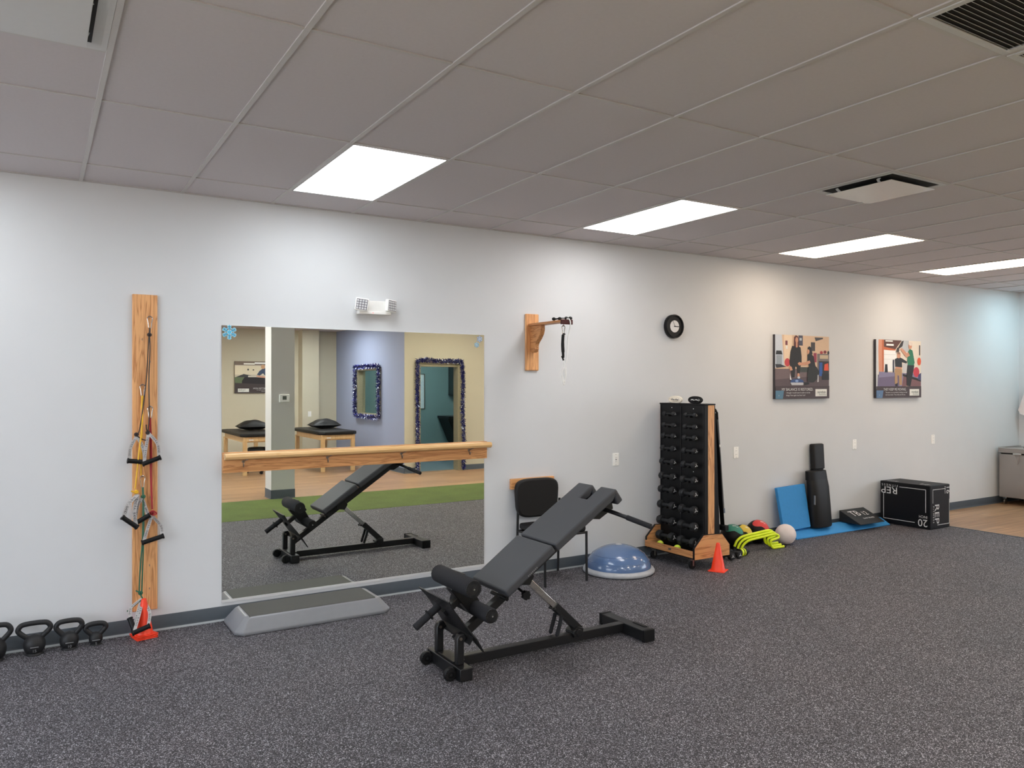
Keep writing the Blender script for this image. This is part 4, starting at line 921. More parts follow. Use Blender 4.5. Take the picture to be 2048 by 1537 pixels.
# small weights on the floor beside the rack
for (x, y, lab) in ((5.62, -.50, 'small black hand weight on the floor, nearest the rack'), (5.73, -.49, 'small black hand weight on the floor, next to the yellow clip')):
    t = thing('hand_weight', lab, 'hand weight', (x, y, 0), 'hand weights on the floor right of the rack')
    for s in (-1, 1): MB().lathe([(.02, 0), (.036, .004), (.039, .02), (.036, .04), (.02, .044)], 8, (x, y + s * .055 + .022, .038), axis='y').build('weight_head', M['neo'], t, sharp=20, bevel=.002)
    MB().cyl((x, y - .04, .038), (x, y + .04, .038), .015, 12).build('weight_handle', M['neo'], t)
    mb = MB()
    for k in range(3):
        a = PI / 2 + k * 2 * PI / 3; mb.bar((x, y - .078, .038), (x + .018 * math.cos(a), y - .078, .038 + .018 * math.sin(a)), .005, .001, up=(0, 1, 0))
    mb.build('weight_emblem', M['mark'], t)
t = thing('ab_roller', 'black roller with yellow stripes on the floor beside the hand weights', 'exercise roller', (5.85, -.50, 0))
MB().lathe([(.03, -.05), (.036, -.045), (.036, .045), (.03, .05)], 20, (5.85, -.48, .036), axis='x').build('roller_drum', M['blackp'], t)
MB().lathe([(.0375, -.03), (.0375, -.004)], 20, (5.85, -.48, .036), axis='x').lathe([(.0375, .008), (.0375, .022)], 20, (5.85, -.48, .036), axis='x').build('roller_stripe', M['lime'], t)
for s in (-1, 1): MB().cyl((5.85 + s * .05, -.48, .036), (5.85 + s * .095, -.48, .036), .013, 12).build('roller_grip', M['blackp'], t, bevel=.002)

# blue foam pieces
t = tag(MB().prism([(-.245, 0), (-.055, 0), (-.055, .075), (-.13, .075), (-.245, .012)], 6.955, 8.62, 'x').build('foam_balance_beam', M['blue'], bevel=.003), 'long low blue foam beam lying along the wall', 'foam beam')
mt = Matrix.Translation((6.86, -.155, .078)) @ Matrix.Rotation(R(-8), 4, 'X') @ Matrix.Rotation(R(-2.0), 4, 'Y')
tag(MB().add([mt @ Vector(p) for p in [(0, -.002, 0), (.44, -.002, 0), (.44, .05, 0), (.055, .05, 0), (0, .035, 0), (-.02, -.002, .475), (.435, -.002, .475), (.435, .05, .475), (.035, .05, .475), (-.02, .035, .475)]], [(4, 3, 2, 1, 0), (5, 6, 7, 8, 9), (0, 1, 6, 5), (1, 2, 7, 6), (2, 3, 8, 7), (3, 4, 9, 8), (4, 0, 5, 9)]).build('foam_block', M['blue'], bevel=.004), 'upright blue foam block leaning on the wall on the blue beam', 'foam block')
# black mat bag + upper roll
t = thing('mat_bag', 'tall black rolled mat bag leaning on the wall beside the blue foam block', 'mat bag', (7.38, -.13, .076))
def obround(cx, cy, w, d, n=28, e=2.6):
    return [(cx + w * math.copysign(abs(math.cos(a)) ** (2 / e), math.cos(a)), cy + d * math.copysign(abs(math.sin(a)) ** (2 / e), math.sin(a))) for a in [2 * PI * i / n for i in range(n)]]
def loft(secs, cap=True):
    mb = MB(); n = len(secs[0][0]); vs = []
    for pts, z in secs: vs += [(x, y, z + (zo if False else 0)) for (x, y), zo in zip(pts, [0] * n)]
    fs = [(k * n + i, k * n + (i + 1) % n, k * n + n + (i + 1) % n, k * n + n + i) for k in range(len(secs) - 1) for i in range(n)]
    if cap: fs += [tuple(range(n))[::-1], tuple(range((len(secs) - 1) * n, len(secs) * n))]
    return mb.add(vs, fs)
loft([(obround(7.475, -.15, .155, .062), .078), (obround(7.475, -.148, .165, .068), .10), (obround(7.465, -.14, .16, .07), .3), (obround(7.46, -.125, .158, .066), .52), (obround(7.455, -.112, .155, .056), .62)]).build('bag_body', M['blackvinyl'], t, bevel=.004)
loft([(obround(7.455, -.11, .16, .062), .60), (obround(7.45, -.102, .155, .054), .70)]).build('bag_flap', M['blackp'], t, bevel=.003)
MB().box((7.31, -.20, .34), (7.32, -.185, .44)).build('bag_label', M['markg'], t)
tag(loft([(obround(7.565, -.028, .10, .02, e=4), .076), (obround(7.565, -.032, .10, .022, e=4), .705), (obround(7.555, -.05, .10, .032, e=4), .715), (obround(7.545, -.042, .10, .032, e=4), .985), (obround(7.545, -.042, .085, .022, e=4), .994)]).build('rolled_mat', M['blackvinyl'], bevel=.003), 'narrow black rolled mat sticking up behind the black mat bag', 'rolled mat')
# black wedge
t = thing('slant_board', 'black foam wedge with white lettering lying across the blue beam', 'foam wedge', (8.16, -.19, .0))
pts = [(7.925, -.06, .082), (8.375, -.06, .082), (8.375, -.06, .21), (7.925, -.06, .21), (7.925, -.335, .078), (8.375, -.335, .078), (8.375, -.335, .085), (7.925, -.335, .085)]
MB().add(pts, [(0, 1, 2, 3), (4, 7, 6, 5), (3, 2, 6, 7), (0, 4, 5, 1), (0, 3, 7, 4), (1, 5, 6, 2)]).build('wedge_body', M['neo'], t, bevel=.003)
mb = MB(); sl = Vector((0, -.275, -.125)).normalized(); o = Vector((8.14, -.19, .1455))
text(mb, 'TB', .14, Vector((8.08, -.155, .169)), (1, 0, 0), -sl, 0, .0015); text(mb, '12', .10, Vector((8.24, -.17, .162)), (1, 0, 0), -sl, 0, .0015); text(mb, 'SLANT BOARD', .03, Vector((8.20, -.25, .1257)), (1, 0, 0), -sl, 0, .0015)
mb.build('wedge_lettering', M['mark'], t)
# plyo box
t = thing('plyo_box', 'black foam jump box with upside-down white lettering', 'plyo box', (8.915, -.365, 0))
bx0, bx1, by0, by1, bz = 8.715, 9.115, -.672, -.055, .503
MB().box((bx0, by0, 0), (bx1, by1, bz)).build('box_body', mat('black_box_vinyl', (13, 13, 18), .5, spec=.25, var=.05, scale=200, bmp=.1), t, bevel=.008, seg=3)
mb = MB(); xf = bx0 - .0012
def line(p, q, w=.006): mb.bar(p, q, w, .0008, up=(1, 0, 0) if abs(p[0] - q[0]) < 1e-6 else (0, 1, 0))
def yz(y, z): return (xf, y, z)
# big face (towards -x): viewer's right is -y
line(yz(-.10, .06), yz(-.10, .36)); line(yz(-.30, .453), yz(-.62, .453)); line(yz(-.62, .453), yz(-.62, .19)); line(yz(-.10, .06), yz(-.49, .06))
up, rd = (0, 0, -1), (0, 1, 0)       # rotated by half a turn
text(mb, 'REP', .115, yz(-.175, .405), rd, up, 0, .0005, sx=1.15); text(mb, 'F I T N E S S', .036, yz(-.18, .462), rd, up, 0, .0005, sx=1.1)
text(mb, '20', .12, yz(-.585, .072), rd, up, 0, .0005); text(mb, 'INCH', .042, yz(-.59, .14), rd, up, 0, .0005)
# end face (towards -y)
def xz(x, z): return (x, by0 - .0012, z)
line(xz(8.765, .455), xz(9.02, .455)); line(xz(8.765, .455), xz(8.765, .30)); line(xz(8.86, .045), xz(9.10, .045)); line(xz(9.10, .045), xz(9.10, .33))
text(mb, 'REP', .125, xz(8.845, .175), (0, 0, -1), (1, 0, 0), 0, .0005, sx=1.15); text(mb, 'F I T N E S S', .034, xz(8.78, .17), (0, 0, -1), (1, 0, 0), 0, .0005, sx=1.1)
text(mb, '16', .10, xz(9.075, .44), (0, 0, -1), (1, 0, 0), 0, .0005); text(mb, 'INCH', .034, xz(9.015, .44), (0, 0, -1), (1, 0, 0), 0, .0005)
# top face
text(mb, '24', .11, (8.80, -.56, bz + .001), (0, 1, 0), (-1, 0, 0), 0, .0005); text(mb, 'REP', .08, (8.80, -.17, bz + .001), (0, 1, 0), (-1, 0, 0), 0, .0005)
mb.build('box_lettering', M['mark'], t)

# steel cart + hanging cloth
t = thing('steel_cart', 'stainless steel cabinet on casters at the right edge of the photo', 'steel cabinet', (11.78, -.50, 0))
MB().box((11.46, -.95, .10), (12.06, -.05, .70)).build('cabinet_body', M['stainless'], t, bevel=.006)
MB().box((11.452, -.958, .715), (12.068, -.042, .775)).build('cabinet_lid', M['stainless'], t, bevel=.006)
MB().box((11.475, -.93, .70), (12.04, -.07, .715)).build('lid_gap_strip', M['blackp'], t)  # black strip painted in as the dark gap below the lid
mb = MB().box((11.452, -.958, .775), (11.46, -.042, .79)).box((11.46, -.05, .775), (12.068, -.042, .79)); mb.build('lid_rim', M['chrome'], t, bevel=.002)
mb = MB().tube(smooth([(11.44, -.255, .705), (11.438, -.275, .64), (11.44, -.30, .57), (11.438, -.315, .64), (11.44, -.33, .705)], 5), .003, 6); mb.build('latch_cord', M['nickel'], t)
MB().box((11.435, -.35, .698), (11.452, -.24, .722)).build('lid_latch', M['chrome'], t, bevel=.003)
MB().cyl((11.62, -.32, .775), (11.62, -.32, .80), .03, 16).sphere((11.62, -.32, .805), .02, 12).build('lid_knob', M['chrome'], t)
for x, y in ((11.51, -.11), (11.51, -.88), (12.0, -.11), (12.0, -.88)):
    cs = MB().box((x - .02, y - .02, .075), (x + .02, y + .02, .10)).build('caster', M['chrome'], t, bevel=.002)
    MB().lathe([(.01, -.011), (.036, -.009), (.036, .009), (.01, .011)], 20, (x, y, .037), axis='y').build('caster_wheel', M['steel'], cs)
t = thing('hanging_towel', 'pale folded towel hanging on the end wall above the steel cabinet', 'towel', (12.05, -.25, 1.2))
mb = MB()
rows = []
for k in range(9):
    f = k / 8; z = 1.70 - .46 * f; row = []
    for j in range(13):
        g = j / 12; y = -.02 - .03 * (1 - f) - (.62 - .0 * f) * g + (.05 * (1 - g) * (1 - f) * 0)
        ylo = -.14 + .10 * f if f < .85 else -.04 - .3 * (f - .85)
        y = ylo + (-.70 - ylo) * g
        x = 12.06 - .03 * math.sin(g * 9 + f * 2) * (.4 + f) - .05 * f
        row.append((x, y, z - .05 * math.sin(g * 5) * f))
    rows.append(row)
vs = [p for r_ in rows for p in r_] + [(p[0] + .006, p[1], p[2]) for r_ in rows for p in r_]; n = 13; q = 9 * 13
fs = [(k * n + j, k * n + j + 1, k * n + n + j + 1, k * n + n + j) for k in range(8) for j in range(12)]
fs += [tuple(i + q for i in f[::-1]) for f in fs]
edge = [k for k in range(n)] + [k * n + n - 1 for k in range(1, 9)] + [8 * n + k for k in range(n - 2, -1, -1)] + [k * n for k in range(7, 0, -1)]
fs += [(edge[i], edge[(i + 1) % len(edge)], edge[(i + 1) % len(edge)] + q, edge[i] + q) for i in range(len(edge))]
mb.add(vs, fs).build('towel_cloth', M['cloth'], t, sharp=70)
MB().tube([(12.109, -.4, 1.69), (12.05, -.4, 1.69), (12.04, -.4, 1.71)], .008, 8).build('wall_hook', M['nickel'], t)

# ================================================================ ADJUSTABLE BENCH
YC = -1.69
t = thing('adjustable_bench', 'black adjustable incline bench with foam rollers standing on the rubber floor', 'exercise bench', (2.75, YC, 0))
def bp(name, mb, m, **kw): return mb.build(name, m, kw.pop('parent', t), **kw)
# feet and main beam
bp('front_foot', MB().box((2.02, YC - .215, .004), (2.10, YC + .215, .074)), M['black'], bevel=.004)
bp('rear_foot', MB().box((3.35, YC - .235, .004), (3.43, YC + .235, .074)), M['black'], bevel=.004)
for x in (3.35,):
    for s in (-1, 1): bp('foot_cap', MB().box((3.345, YC + s * .235 - .03 * (s > 0) - .0 , 0), (3.435, YC + s * .235 + .03 * (s < 0), .012)).box((3.346, YC + s * .237 - .022 * (s > 0), .0), (3.434, YC + s * .237 + .022 * (s < 0), .078)), M['blackp'], bevel=.003)
bp('front_plate', MB().box((2.035, YC - .10, .074), (2.11, YC + .10, .082)), M['black'], bevel=.001)
bp('main_beam', MB().box((2.10, YC - .026, .016), (3.35, YC + .026, .074)), M['black'], bevel=.004)
bp('tread_strip', MB().box((3.405, YC - .17, .074), (3.43, YC - .05, .078)), M['blackp'], bevel=.001)
# uprights
for s in (-1, 1):
    y = YC + s * .13
    bp('upright', MB().prism([(2.035, .074), (2.08, .074), (2.08, .20), (2.10, .222), (2.082, .252), (2.05, .247), (2.035, .225)], y - .02, y + .02), M['black'], bevel=.006)
    bp('bolt', MB().cyl((2.058, y - .024, .222), (2.058, y + .024, .222), .009, 12), M['nickel'])
for s in (-1, 1):
    y = YC + s * .155
    w = bp('transport_wheel', MB().lathe([(.01, -.016), (.034, -.015), (.038, -.010), (.038, .010), (.034, .015), (.01, .016)], 30, (1.985, y, .0385), axis='y'), M['blackp'], sharp=40)
    g = MB()
    for k in range(18):
        a = 2 * PI * k / 18; g.bar((1.985 + .02 * math.cos(a), y - .0165, .0385 + .02 * math.sin(a)), (1.985 + .034 * math.cos(a), y - .016, .0385 + .034 * math.sin(a)), .003, .001, up=(0, 1, 0))
    g.cyl((1.985, y - .014, .0385), (1.985, y - .021, .0385), .006, 10)
    g.build('wheel_hub', M['iron'], w)
    bp('wheel_bracket', MB().bar((1.985, y + .022, .0385), (2.03, y + .022, .05), .005, .035), M['black'])
# seat frame: long lower tube and short upper tube
bp('seat_tube', MB().bar((2.10, YC, .165), (3.19, YC, .895), .05, .05), M['black'], bevel=.004)
bp('roller_tube', MB().bar((2.02, YC, .335), (2.215, YC, .475), .045, .04), M['black'], bevel=.004)
bp('roller_bracket', MB().prism([(2.055, .47), (2.10, .575), (2.15, .555), (2.26, .36), (2.235, .305), (2.185, .315)], YC - .032, YC + .032), M['black'], bevel=.004)
# foot plate
top, low = Vector((1.958, 0, .456)), Vector((2.118, 0, .236)); n_ = Vector((-.22, 0, -.16)).normalized() * .004
def fp(s, y): p = top.lerp(low, s); return Vector((p.x, YC + y, p.z))
outl = [fp(0, .2), fp(0, -.2), fp(.28, -.175), fp(.62, -.185), fp(1, -.215), fp(1, .215), fp(.62, .185), fp(.28, .125 + .03)]
vs = [p + n_ for p in outl] + [p - n_ for p in outl]; k = len(outl)
bp('foot_plate', MB().add(vs, [tuple(range(k)), tuple(range(k, 2 * k))[::-1]] + [(i, (i + 1) % k, k + (i + 1) % k, k + i) for i in range(k)]), M['black'], bevel=.001)
for s in (-1, 1):
    a = [Vector((2.118, YC + s * .215, .236)), Vector((2.118, YC + s * .11, .236)), Vector((2.182, YC + s * .2, .135))]
    vs = [p + n_ for p in a] + [p - n_ for p in a]
    bp('plate_point', MB().add(vs, [(0, 1, 2), (5, 4, 3), (0, 3, 4, 1), (1, 4, 5, 2), (2, 5, 3, 0)]), M['black'])
bp('plate_lip', MB().add([(2.12, YC - .19, .238), (2.12, YC + .19, .238), (2.085, YC + .21, .215), (2.085, YC - .21, .205), (2.12, YC - .19, .230), (2.12, YC + .19, .230), (2.085, YC + .21, .207), (2.085, YC - .21, .197)], [(0, 1, 2, 3), (7, 6, 5, 4), (0, 4, 5, 1), (1, 5, 6, 2), (2, 6, 7, 3), (3, 7, 4, 0)]), M['black'], bevel=.001)
g = MB(); nn = n_.normalized() * .0048
for a in range(6):
    for b_ in range(14):
        p = fp(.05 + a * .045, -.17 + b_ * .025) + nn; s = 1 if (a + b_) % 2 else -1
        d = (low - top).normalized() * .005 + Vector((0, .006 * s, 0)); g.bar(p - d, p + d, .002, .001, up=nn)
bp('tread_pattern', g, M['black'])
# rear weight horn
hd = bp('weight_horn', MB().cyl((1.995, YC, .385), (1.842, YC, .28), .0215, 20), M['foam'], bevel=.002)
bp('horn_collar', MB().cyl((1.934, YC, .343), (1.929, YC, .3395), .034, 24), M['blackp'])
# foam rollers
def roller(x, z, r, hl=.222):
    o = bp('foam_roller', MB().lathe([(r - .006, -hl), (r, -hl + .008), (r, hl - .008), (r - .006, hl)], 36, (x, YC, z), axis='y'), M['foam'], sharp=60)
    for s in (-1, 1):
        g = MB(); yy = YC + s * hl
        g.lathe([(r * .93, 0), (r * .9, .003), (r * .3, .004), (r * .28, .007), (.0, .008)], 30, (x, yy, z), axis='y') if s < 0 else g.lathe([(r * .93, 0), (r * .9, -.003), (r * .3, -.004), (r * .28, -.007), (.0, -.008)], 30, (x, yy, z), axis='y')
        for k in range(26):
            a = 2 * PI * k / 26; g.bar((x + r * .58 * math.cos(a), yy + s * .0045, z + r * .58 * math.sin(a)), (x + r * .92 * math.cos(a), yy + s * .0045, z + r * .92 * math.sin(a)), .004, .003, up=(0, 1, 0))
        g.build('roller_cap', M['iron'], o)
        MB().cyl((x, yy + s * .006, z), (x, yy + s * .0115, z), .0055, 10).build('cap_bolt', M['chrome'], o)
roller(2.10, .515, .053); roller(2.218, .346, .044)
# lower and upper pads (profile stations along the pad, y stations across)
def pad(name, p0, p1, ext, th, ss, ys_, hole, bend=None):
    p0, p1 = Vector(p0), Vector(p1); d = (p1 - p0); L = d.length; d.normalize(); up = Vector((-d.z, 0, d.x))
    def P(s, y, lay):
        base = p0 + d * min(s, L)
        u2, d2 = up, d
        if bend and s >= L - 1e-6:
            if s > L + 1e-6: d2 = Vector(bend).normalized(); base = p1 + d2 * (s - L); u2 = Vector((-d2.z, 0, d2.x))
            else: bd = Vector(bend).normalized(); u2 = (up + Vector((-bd.z, 0, bd.x))).normalized()
        q = base - u2 * (th * lay); return Vector((q.x, YC + y, q.z))
    mb = MB(); idx = {}; vs = []
    def V(i, j, lay):
        k = (i, j, lay)
        if k not in idx: idx[k] = len(vs); vs.append(P(ss[i], ys_[j], lay))
        return idx[k]
    cells = {(i, j) for i in range(len(ss) - 1) for j in range(len(ys_) - 1) if not hole(ss[i], ss[i + 1], ys_[j], ys_[j + 1])}
    fs = []
    for i, j in cells:
        fs.append((V(i, j, 0), V(i + 1, j, 0), V(i + 1, j + 1, 0), V(i, j + 1, 0)))
        fs.append((V(i, j + 1, 1), V(i + 1, j + 1, 1), V(i + 1, j, 1), V(i, j, 1)))
        for (di, dj, a, b_) in ((0, -1, (i, j), (i + 1, j)), (0, 1, (i + 1, j + 1), (i, j + 1)), (-1, 0, (i, j + 1), (i, j)), (1, 0, (i + 1, j), (i + 1, j + 1))):
            if (i + di, j + dj) not in cells: fs.append((V(*a, 0), V(*a, 1), V(*b_, 1), V(*b_, 0)))
    mb.add(vs, fs)
    return bp(name, mb, M['vinyl'], bevel=.013, seg=4, ang=50, sharp=50)
pad('seat_pad', (2.318, 0, .466), (2.652, 0, .700), 0, .052, [0, .12, .26, .4078], [-.2, -.07, .07, .2], lambda *a: False)
LU = math.hypot(3.145 - 2.672, 1.003 - .694)
pad('back_pad', (2.672, 0, .700), (3.145, 0, 1.005), 0, .052, [0, .14, .28, .425, .50, math.hypot(.473, .305), math.hypot(.473, .305) + .095], [-.2, -.12, -.042, .042, .12, .2], lambda a, b_, c_, d_: a > .42 and abs(c_ + d_) < .01, bend=(.062, 0, -.085))
# pad mounting plates, handles
bp('pad_bracket', MB().prism([(2.42, .42), (2.62, .555), (2.66, .60), (2.63, .64), (2.36, .455)], YC - .07, YC + .07), M['black'], bevel=.003)
bp('pad_bracket', MB().prism([(2.97, .815), (3.09, .80), (3.20, .86), (3.19, .91), (3.12, .93)], YC - .10, YC + .10), M['black'], bevel=.004)
for s in (-1, 1):
    a = Vector((3.125, YC + s * .10, .862)); b_ = Vector((3.165, YC + s * .22, .838)); c_ = Vector((3.235, YC + s * .425, .790))
    h_ = bp('grab_handle', MB().tube(smooth([a, b_, c_], 6), .0135, 14), M['black'])
    MB().cyl(b_.lerp(c_, .2), c_, .0165, 16).build('handle_grip', M['foam'], h_, bevel=.003)
# support strut
bp('strut_tube', MB().bar((2.575, YC, .475), (2.83, YC, .240), .034, .04), M['chrome'], bevel=.003)
bp('strut_sleeve', MB().bar((2.80, YC, .268), (2.995, YC, .085), .048, .05), M['black'], bevel=.003)
bp('strut_pivot', MB().prism([(2.93, .05), (3.0, .05), (3.005, .10), (2.96, .115), (2.92, .09)], YC - .04, YC + .04).cyl((2.965, YC - .05, .078), (2.965, YC + .05, .078), .022, 18).cyl((2.94, YC - .045, .078), (2.94, YC + .045, .078), .019, 18), M['black'], bevel=.002)
bp('strut_hinge', MB().prism([(2.53, .44), (2.60, .43), (2.63, .48), (2.60, .53), (2.52, .49)], YC - .035, YC + .035), M['black'], bevel=.003)
for s in (-1, 1):
    bp('release_lever', MB().tube(smooth([(2.835, YC + s * .034, .205), (2.825, YC + s * .036, .165), (2.80, YC + s * .036, .09)], 4), .0125, 12).sphere((2.80, YC + s * .036, .09), .0125, 12), M['foam'])
bp('lever_bar', MB().cyl((2.838, YC - .036, .20), (2.838, YC + .036, .20), .006, 10).cyl((2.845, YC - .04, .155), (2.845, YC + .04, .155), .003, 8), M['black'])
bp('strut_pin', MB().cyl((2.775, YC - .035, .255), (2.775, YC + .012, .255), .008, 10).sphere((2.775, YC - .04, .255), .013, 12), M['blackp'])
g = MB(); kc = Vector((2.515, YC - .12, .40))
prof = [(.027 * (1 + .1 * math.cos(7 * 2 * PI * i / 56)) * math.cos(2 * PI * i / 56), .027 * (1 + .1 * math.cos(7 * 2 * PI * i / 56)) * math.sin(2 * PI * i / 56)) for i in range(56)]
g.prism([(kc.x + a, kc.z + b_) for a, b_ in prof], kc.y - .012, kc.y + .012).cyl(kc, (kc.x, YC, kc.z + .03), .008, 10)
bp('adjustment_knob', g, M['blackp'], bevel=.002)
bp('seat_stop', MB().cyl((2.40, YC - .09, .385), (2.40, YC + .09, .385), .012, 12), M['blackp'])
# maker's lettering on the near pad edge, faint
g = MB(); e0 = Vector((2.43, YC - .201, .50)); dd = Vector((.334, 0, .234)).normalized()
for k in range(7): 
    p = e0 + dd * (.012 * k + .06); g.bar(p, p + dd * .007, .009, .0006, up=(0, 1, 0))
bp('pad_marking', g, M['markg'])

# ================================================================ OTHER SIDE OF THE GYM (seen in the mirror)
def treatment_table(loc, lab, L=1.85, Wd=.76):
    x, y, _ = loc       # near-left corner (towards +y)
    t = thing('treatment_table', lab, 'treatment table', (x + Wd / 2, y - L / 2, 0), 'treatment tables by the back wall')
    pts = []
    c = .10
    pl = [(x + c, y), (x + Wd - c, y), (x + Wd, y - c), (x + Wd, y - L + c), (x + Wd - c, y - L), (x + c, y - L), (x, y - L + c), (x, y - c)]
    MB().prism(pl, .70, .765, 'z').build('padded_top', M['blackvinyl'], t, bevel=.02, seg=3)
    for sx in (x + .05, x + Wd - .12):
        for sy in (y - .12, y - L + .05): MB().box((sx, sy, 0), (sx + .07, sy + .07, .62)).build('leg', M['maple'], t, bevel=.003)
    for sy in (y - .10, y - L + .07): MB().box((x + .12, sy, .60), (x + Wd - .12, sy + .025, .70)).build('apron', M['maple'], t)
    for sx in (x + .06, x + Wd - .085): MB().box((sx, y - L + .12, .60), (sx + .025, y - .12, .70)).build('apron', M['maple'], t)
    MB().box((x + .05, y - .12, .62), (x + Wd - .05, y - .05, .70)).build('front_rail', M['maple'], t, bevel=.002)
    MB().box((x + .15, y - .049, .635), (x + .23, y - .048, .655)).build('maker_plate', M['mark'], t)
    return t
treatment_table((3.17, -8.80, 0), 'left treatment table with a black top, partly behind the column in the mirror')
treatment_table((4.56, -8.62, 0), 'right treatment table with a black top, right of the column in the mirror')
def pillow(loc, w, d, h, lab):
    n = 20; vs = []; fs = []
    for lay in (1, -1):
        for i in range(n + 1):
            for j in range(n + 1):
                u, v = i / n * 2 - 1, j / n * 2 - 1
                k = max(0, (1 - u * u) * (1 - v * v)) ** .6
                px = u * w * (1 - .10 * (1 - abs(u)) * 0 - .12 * (1 - v * v) * 0 - .08 * (1 - abs(v))) ; py = v * d * (1 - .08 * (1 - abs(u)))
                vs.append((loc[0] + px, loc[1] + py, loc[2] + h * .3 + (h * .62 if lay > 0 else -h * .34) * k + .005 * math.sin(7 * u + 5 * v) * k))
    m_ = (n + 1) ** 2
    for lay in range(2):
        for i in range(n):
            for j in range(n):
                a = lay * m_ + i * (n + 1) + j; f = (a, a + n + 1, a + n + 2, a + 1); fs.append(f if lay == 0 else f[::-1])
    o = tag(MB().add(vs, fs).build('pillow', M['blackvinyl'], sharp=80), lab, 'pillow', 'black pillows on the treatment tables')
    bm = bmesh.new(); bm.from_mesh(o.data); bmesh.ops.remove_doubles(bm, verts=bm.verts, dist=.0008); bm.to_mesh(o.data); bm.free(); o.data.shade_smooth()
    zmin = min(v.co.z for v in o.data.vertices); o.location.z = .766 - zmin + .0
    return o
pillow((3.62, -9.85, .766), .30, .2, .21, 'black pillow on the left treatment table')
pillow((4.98, -9.65, .766), .30, .2, .21, 'black pillow on the right treatment table')
# rolling stool
t = thing('rolling_stool', 'round black rolling stool under the left treatment table', 'stool', (3.56, -9.2, 0))
MB().lathe([(.0, .40), (.17, .40), (.185, .42), (.185, .46), (.17, .48), (0.0, .482)], 32, (3.56, -9.2, 0)).build('stool_seat', M['blackvinyl'], t, sharp=50)
MB().cyl((3.56, -9.2, .08), (3.56, -9.2, .40), .025, 14).build('gas_column', M['black'], t)
for k in range(5):
    a = 2 * PI * k / 5 + .3; e = Vector((3.56 + .24 * math.cos(a), -9.2 + .24 * math.sin(a), .07))
    l_ = MB().bar((3.56, -9.2, .10), e, .03, .025).build('stool_leg', M['black'], t)
    MB().lathe([(.01, -.018), (.028, -.016), (.028, .016), (.01, .018)], 16, (e.x, e.y, .028), axis='y').cyl(e - Vector((0, 0, .035)), e, .008, 8).build('caster', M['blackp'], l_)
# thermostat on the column
t = thing('thermostat', 'white thermostat with a grey display on the column, seen in the mirror', 'thermostat', (3.095, -5.68, 1.41))
MB().box((3.022, -5.68, 1.405), (3.168, -5.655, 1.52)).build('thermostat_case', M['white'], t, bevel=.006)
MB().box((3.068, -5.655, 1.44), (3.125, -5.6535, 1.495)).build('display', M['screen'], t)
# tinsel garlands
def tinsel(path, r, n, lab, dens=200):
    P = [Vector(p) for p in path]; mb = MB(); rnd = random.Random(len(path) * 31 + n)
    segs = [(P[i], P[i + 1]) for i in range(len(P) - 1)]
    for a, b_ in segs:
        L = (b_ - a).length
        for q in range(int(L * dens * 10)):
            c_ = a.lerp(b_, rnd.random()) + Vector((rnd.gauss(0, .006), rnd.gauss(0, .006), rnd.gauss(0, .006)))
            d = Vector((rnd.gauss(0, 1), rnd.gauss(0, 1), rnd.gauss(0, 1))).normalized() * r * rnd.uniform(.35, 1.25)
            e = d.orthogonal()  .normalized() * .0032
            mi = 1 if rnd.random() < .26 else 0
            if rnd.random() < .014: e = e * 3.2; d = d * .5; mi = 1
            mb.add([c_ - e, c_ + e, c_ + d + e, c_ + d - e], [(0, 1, 2, 3)], mi)
        mb.tube([a, a.lerp(b_, .5), b_], .006, 6)
    return tag(mb.build('tinsel_garland', [M['tinselb'], M['tinsels']]), lab, 'tinsel garland', 'blue tinsel garlands')
yt = YD + .06
tinsel([(d0 - .03, yt, .03), (d0 - .025, yt, .8), (d0 - .035, yt, 1.5), (d0 - .03, yt, dz + .06), (d0 + .2, yt, dz + .075), (d0 + .45, yt, dz + .05), (d0 + .7, yt, dz + .06), (d1 + .02, yt, dz + .06), (d1 + .045, yt, 1.7), (d1 + .03, yt, 1.2), (d1 + .06, yt, .6), (d1 + .05, yt, .03)], .05, 3, 'long blue tinsel garland round the doorway, seen in the mirror')
xt = XB - .055
tinsel([(xt, w0 - .03, wz0 - .03), (xt, w0 - .03, wz1 + .05), (xt, w1 + .04, wz1 + .05), (xt, w1 + .04, wz0 - .03), (xt, w0 - .03, wz0 - .03)], .05, 4, 'short blue tinsel garland round the small interior window')
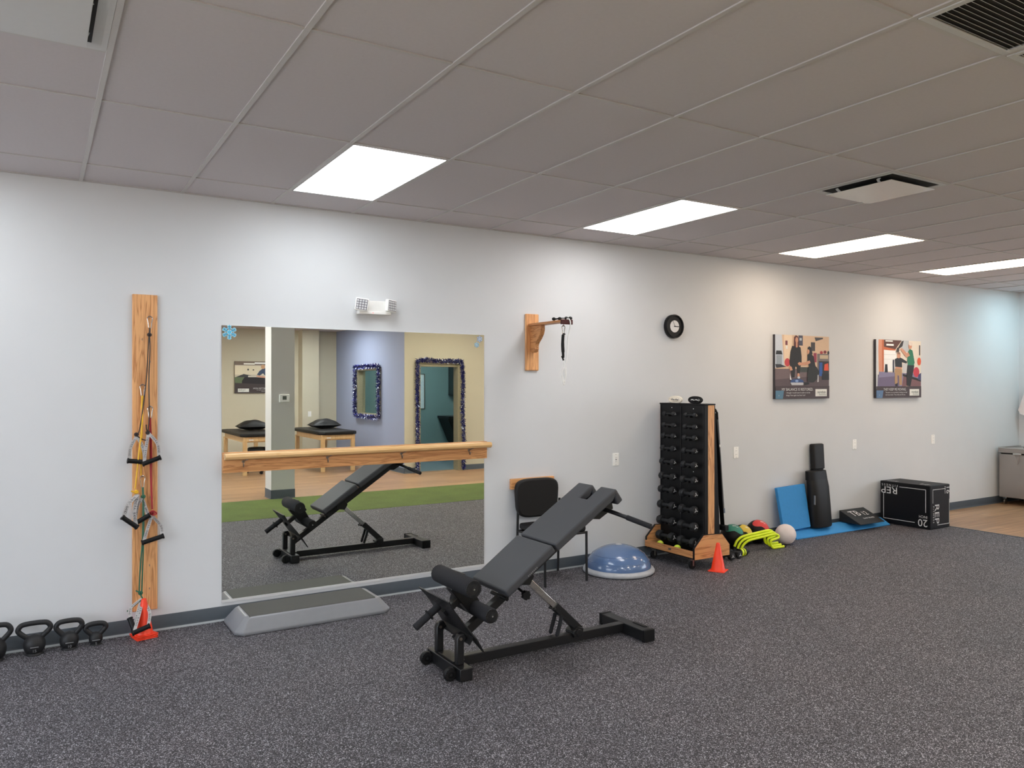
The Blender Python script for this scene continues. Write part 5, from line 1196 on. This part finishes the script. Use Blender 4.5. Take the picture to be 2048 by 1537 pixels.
# things in the small room
t = thing('wall_cupboard', 'dark green wall cupboard in the room behind the doorway', 'cupboard', (8.8, YR + .17, 1.4))
MB().box((8.36, YR, 1.40), (9.29, YR + .33, 2.20)).build('cupboard_body', M['cab'], t, bevel=.003)
for x in (8.37, 8.83):
    d = MB().box((x, YR + .33, 1.41), (x + .45, YR + .35, 2.19)).build('cupboard_door', M['cab'], t, bevel=.003)
    MB().tube([(x + (.40 if x < 8.5 else .05), YR + .35, 1.45), (x + (.40 if x < 8.5 else .05), YR + .375, 1.46), (x + (.40 if x < 8.5 else .05), YR + .375, 1.57), (x + (.40 if x < 8.5 else .05), YR + .35, 1.58)], .005, 8).build('door_handle', M['steel'], d)
YR += .004
t = thing('counter_desk', 'black counter in the room behind the doorway', 'counter', (8.5, YR + .3, 0))
MB().box((8.07, YR, .87), (9.29, YR + .6, .925)).build('countertop', M['counter'], t, bevel=.004)
MB().prism([(8.10, .87), (9.29, .87), (9.29, 0), (8.58, 0), (8.32, .35)], YR, YR + .5).build('under_counter_block', mat('black_green_block', (20, 26, 28), .5), t)  # dark block below the countertop, its left edge slanting inwards
t = tag(MB().box((8.5, YR + .25, .926), (8.8, YR + .46, .94)).prism([(8.55, .94), (8.72, .94), (8.68, .975), (8.6, .97)], YR + .28, YR + .42).build('paper_stack', M['white'], bevel=.003), 'white papers lying on the black counter', 'papers')
t = thing('whiteboard', 'whiteboard on the teal wall behind the doorway', 'whiteboard', (7.1, YR, 1.1))
MB().box((6.55, YR, 1.105), (7.72, YR + .012, 1.89)).build('board_surface', mat('pale_blue_whiteboard', (216, 232, 236), .3), t)
fr = MB().box((6.55, YR, 1.09), (7.74, YR + .02, 1.105)).box((6.55, YR, 1.89), (7.74, YR + .02, 1.905)).box((7.72, YR, 1.105), (7.74, YR + .02, 1.89)); fr.build('board_frame', M['steel'], t)
mb = MB()
for k in range(6): mb.bar((7.66 - .01 * (k % 2), YR + .0128, 1.70 - k * .03), (7.58 - .02 * (k % 3), YR + .0128, 1.69 - k * .03), .006, .0006, up=(0, 1, 0))
mb.build('marker_notes', M['blue'], t)
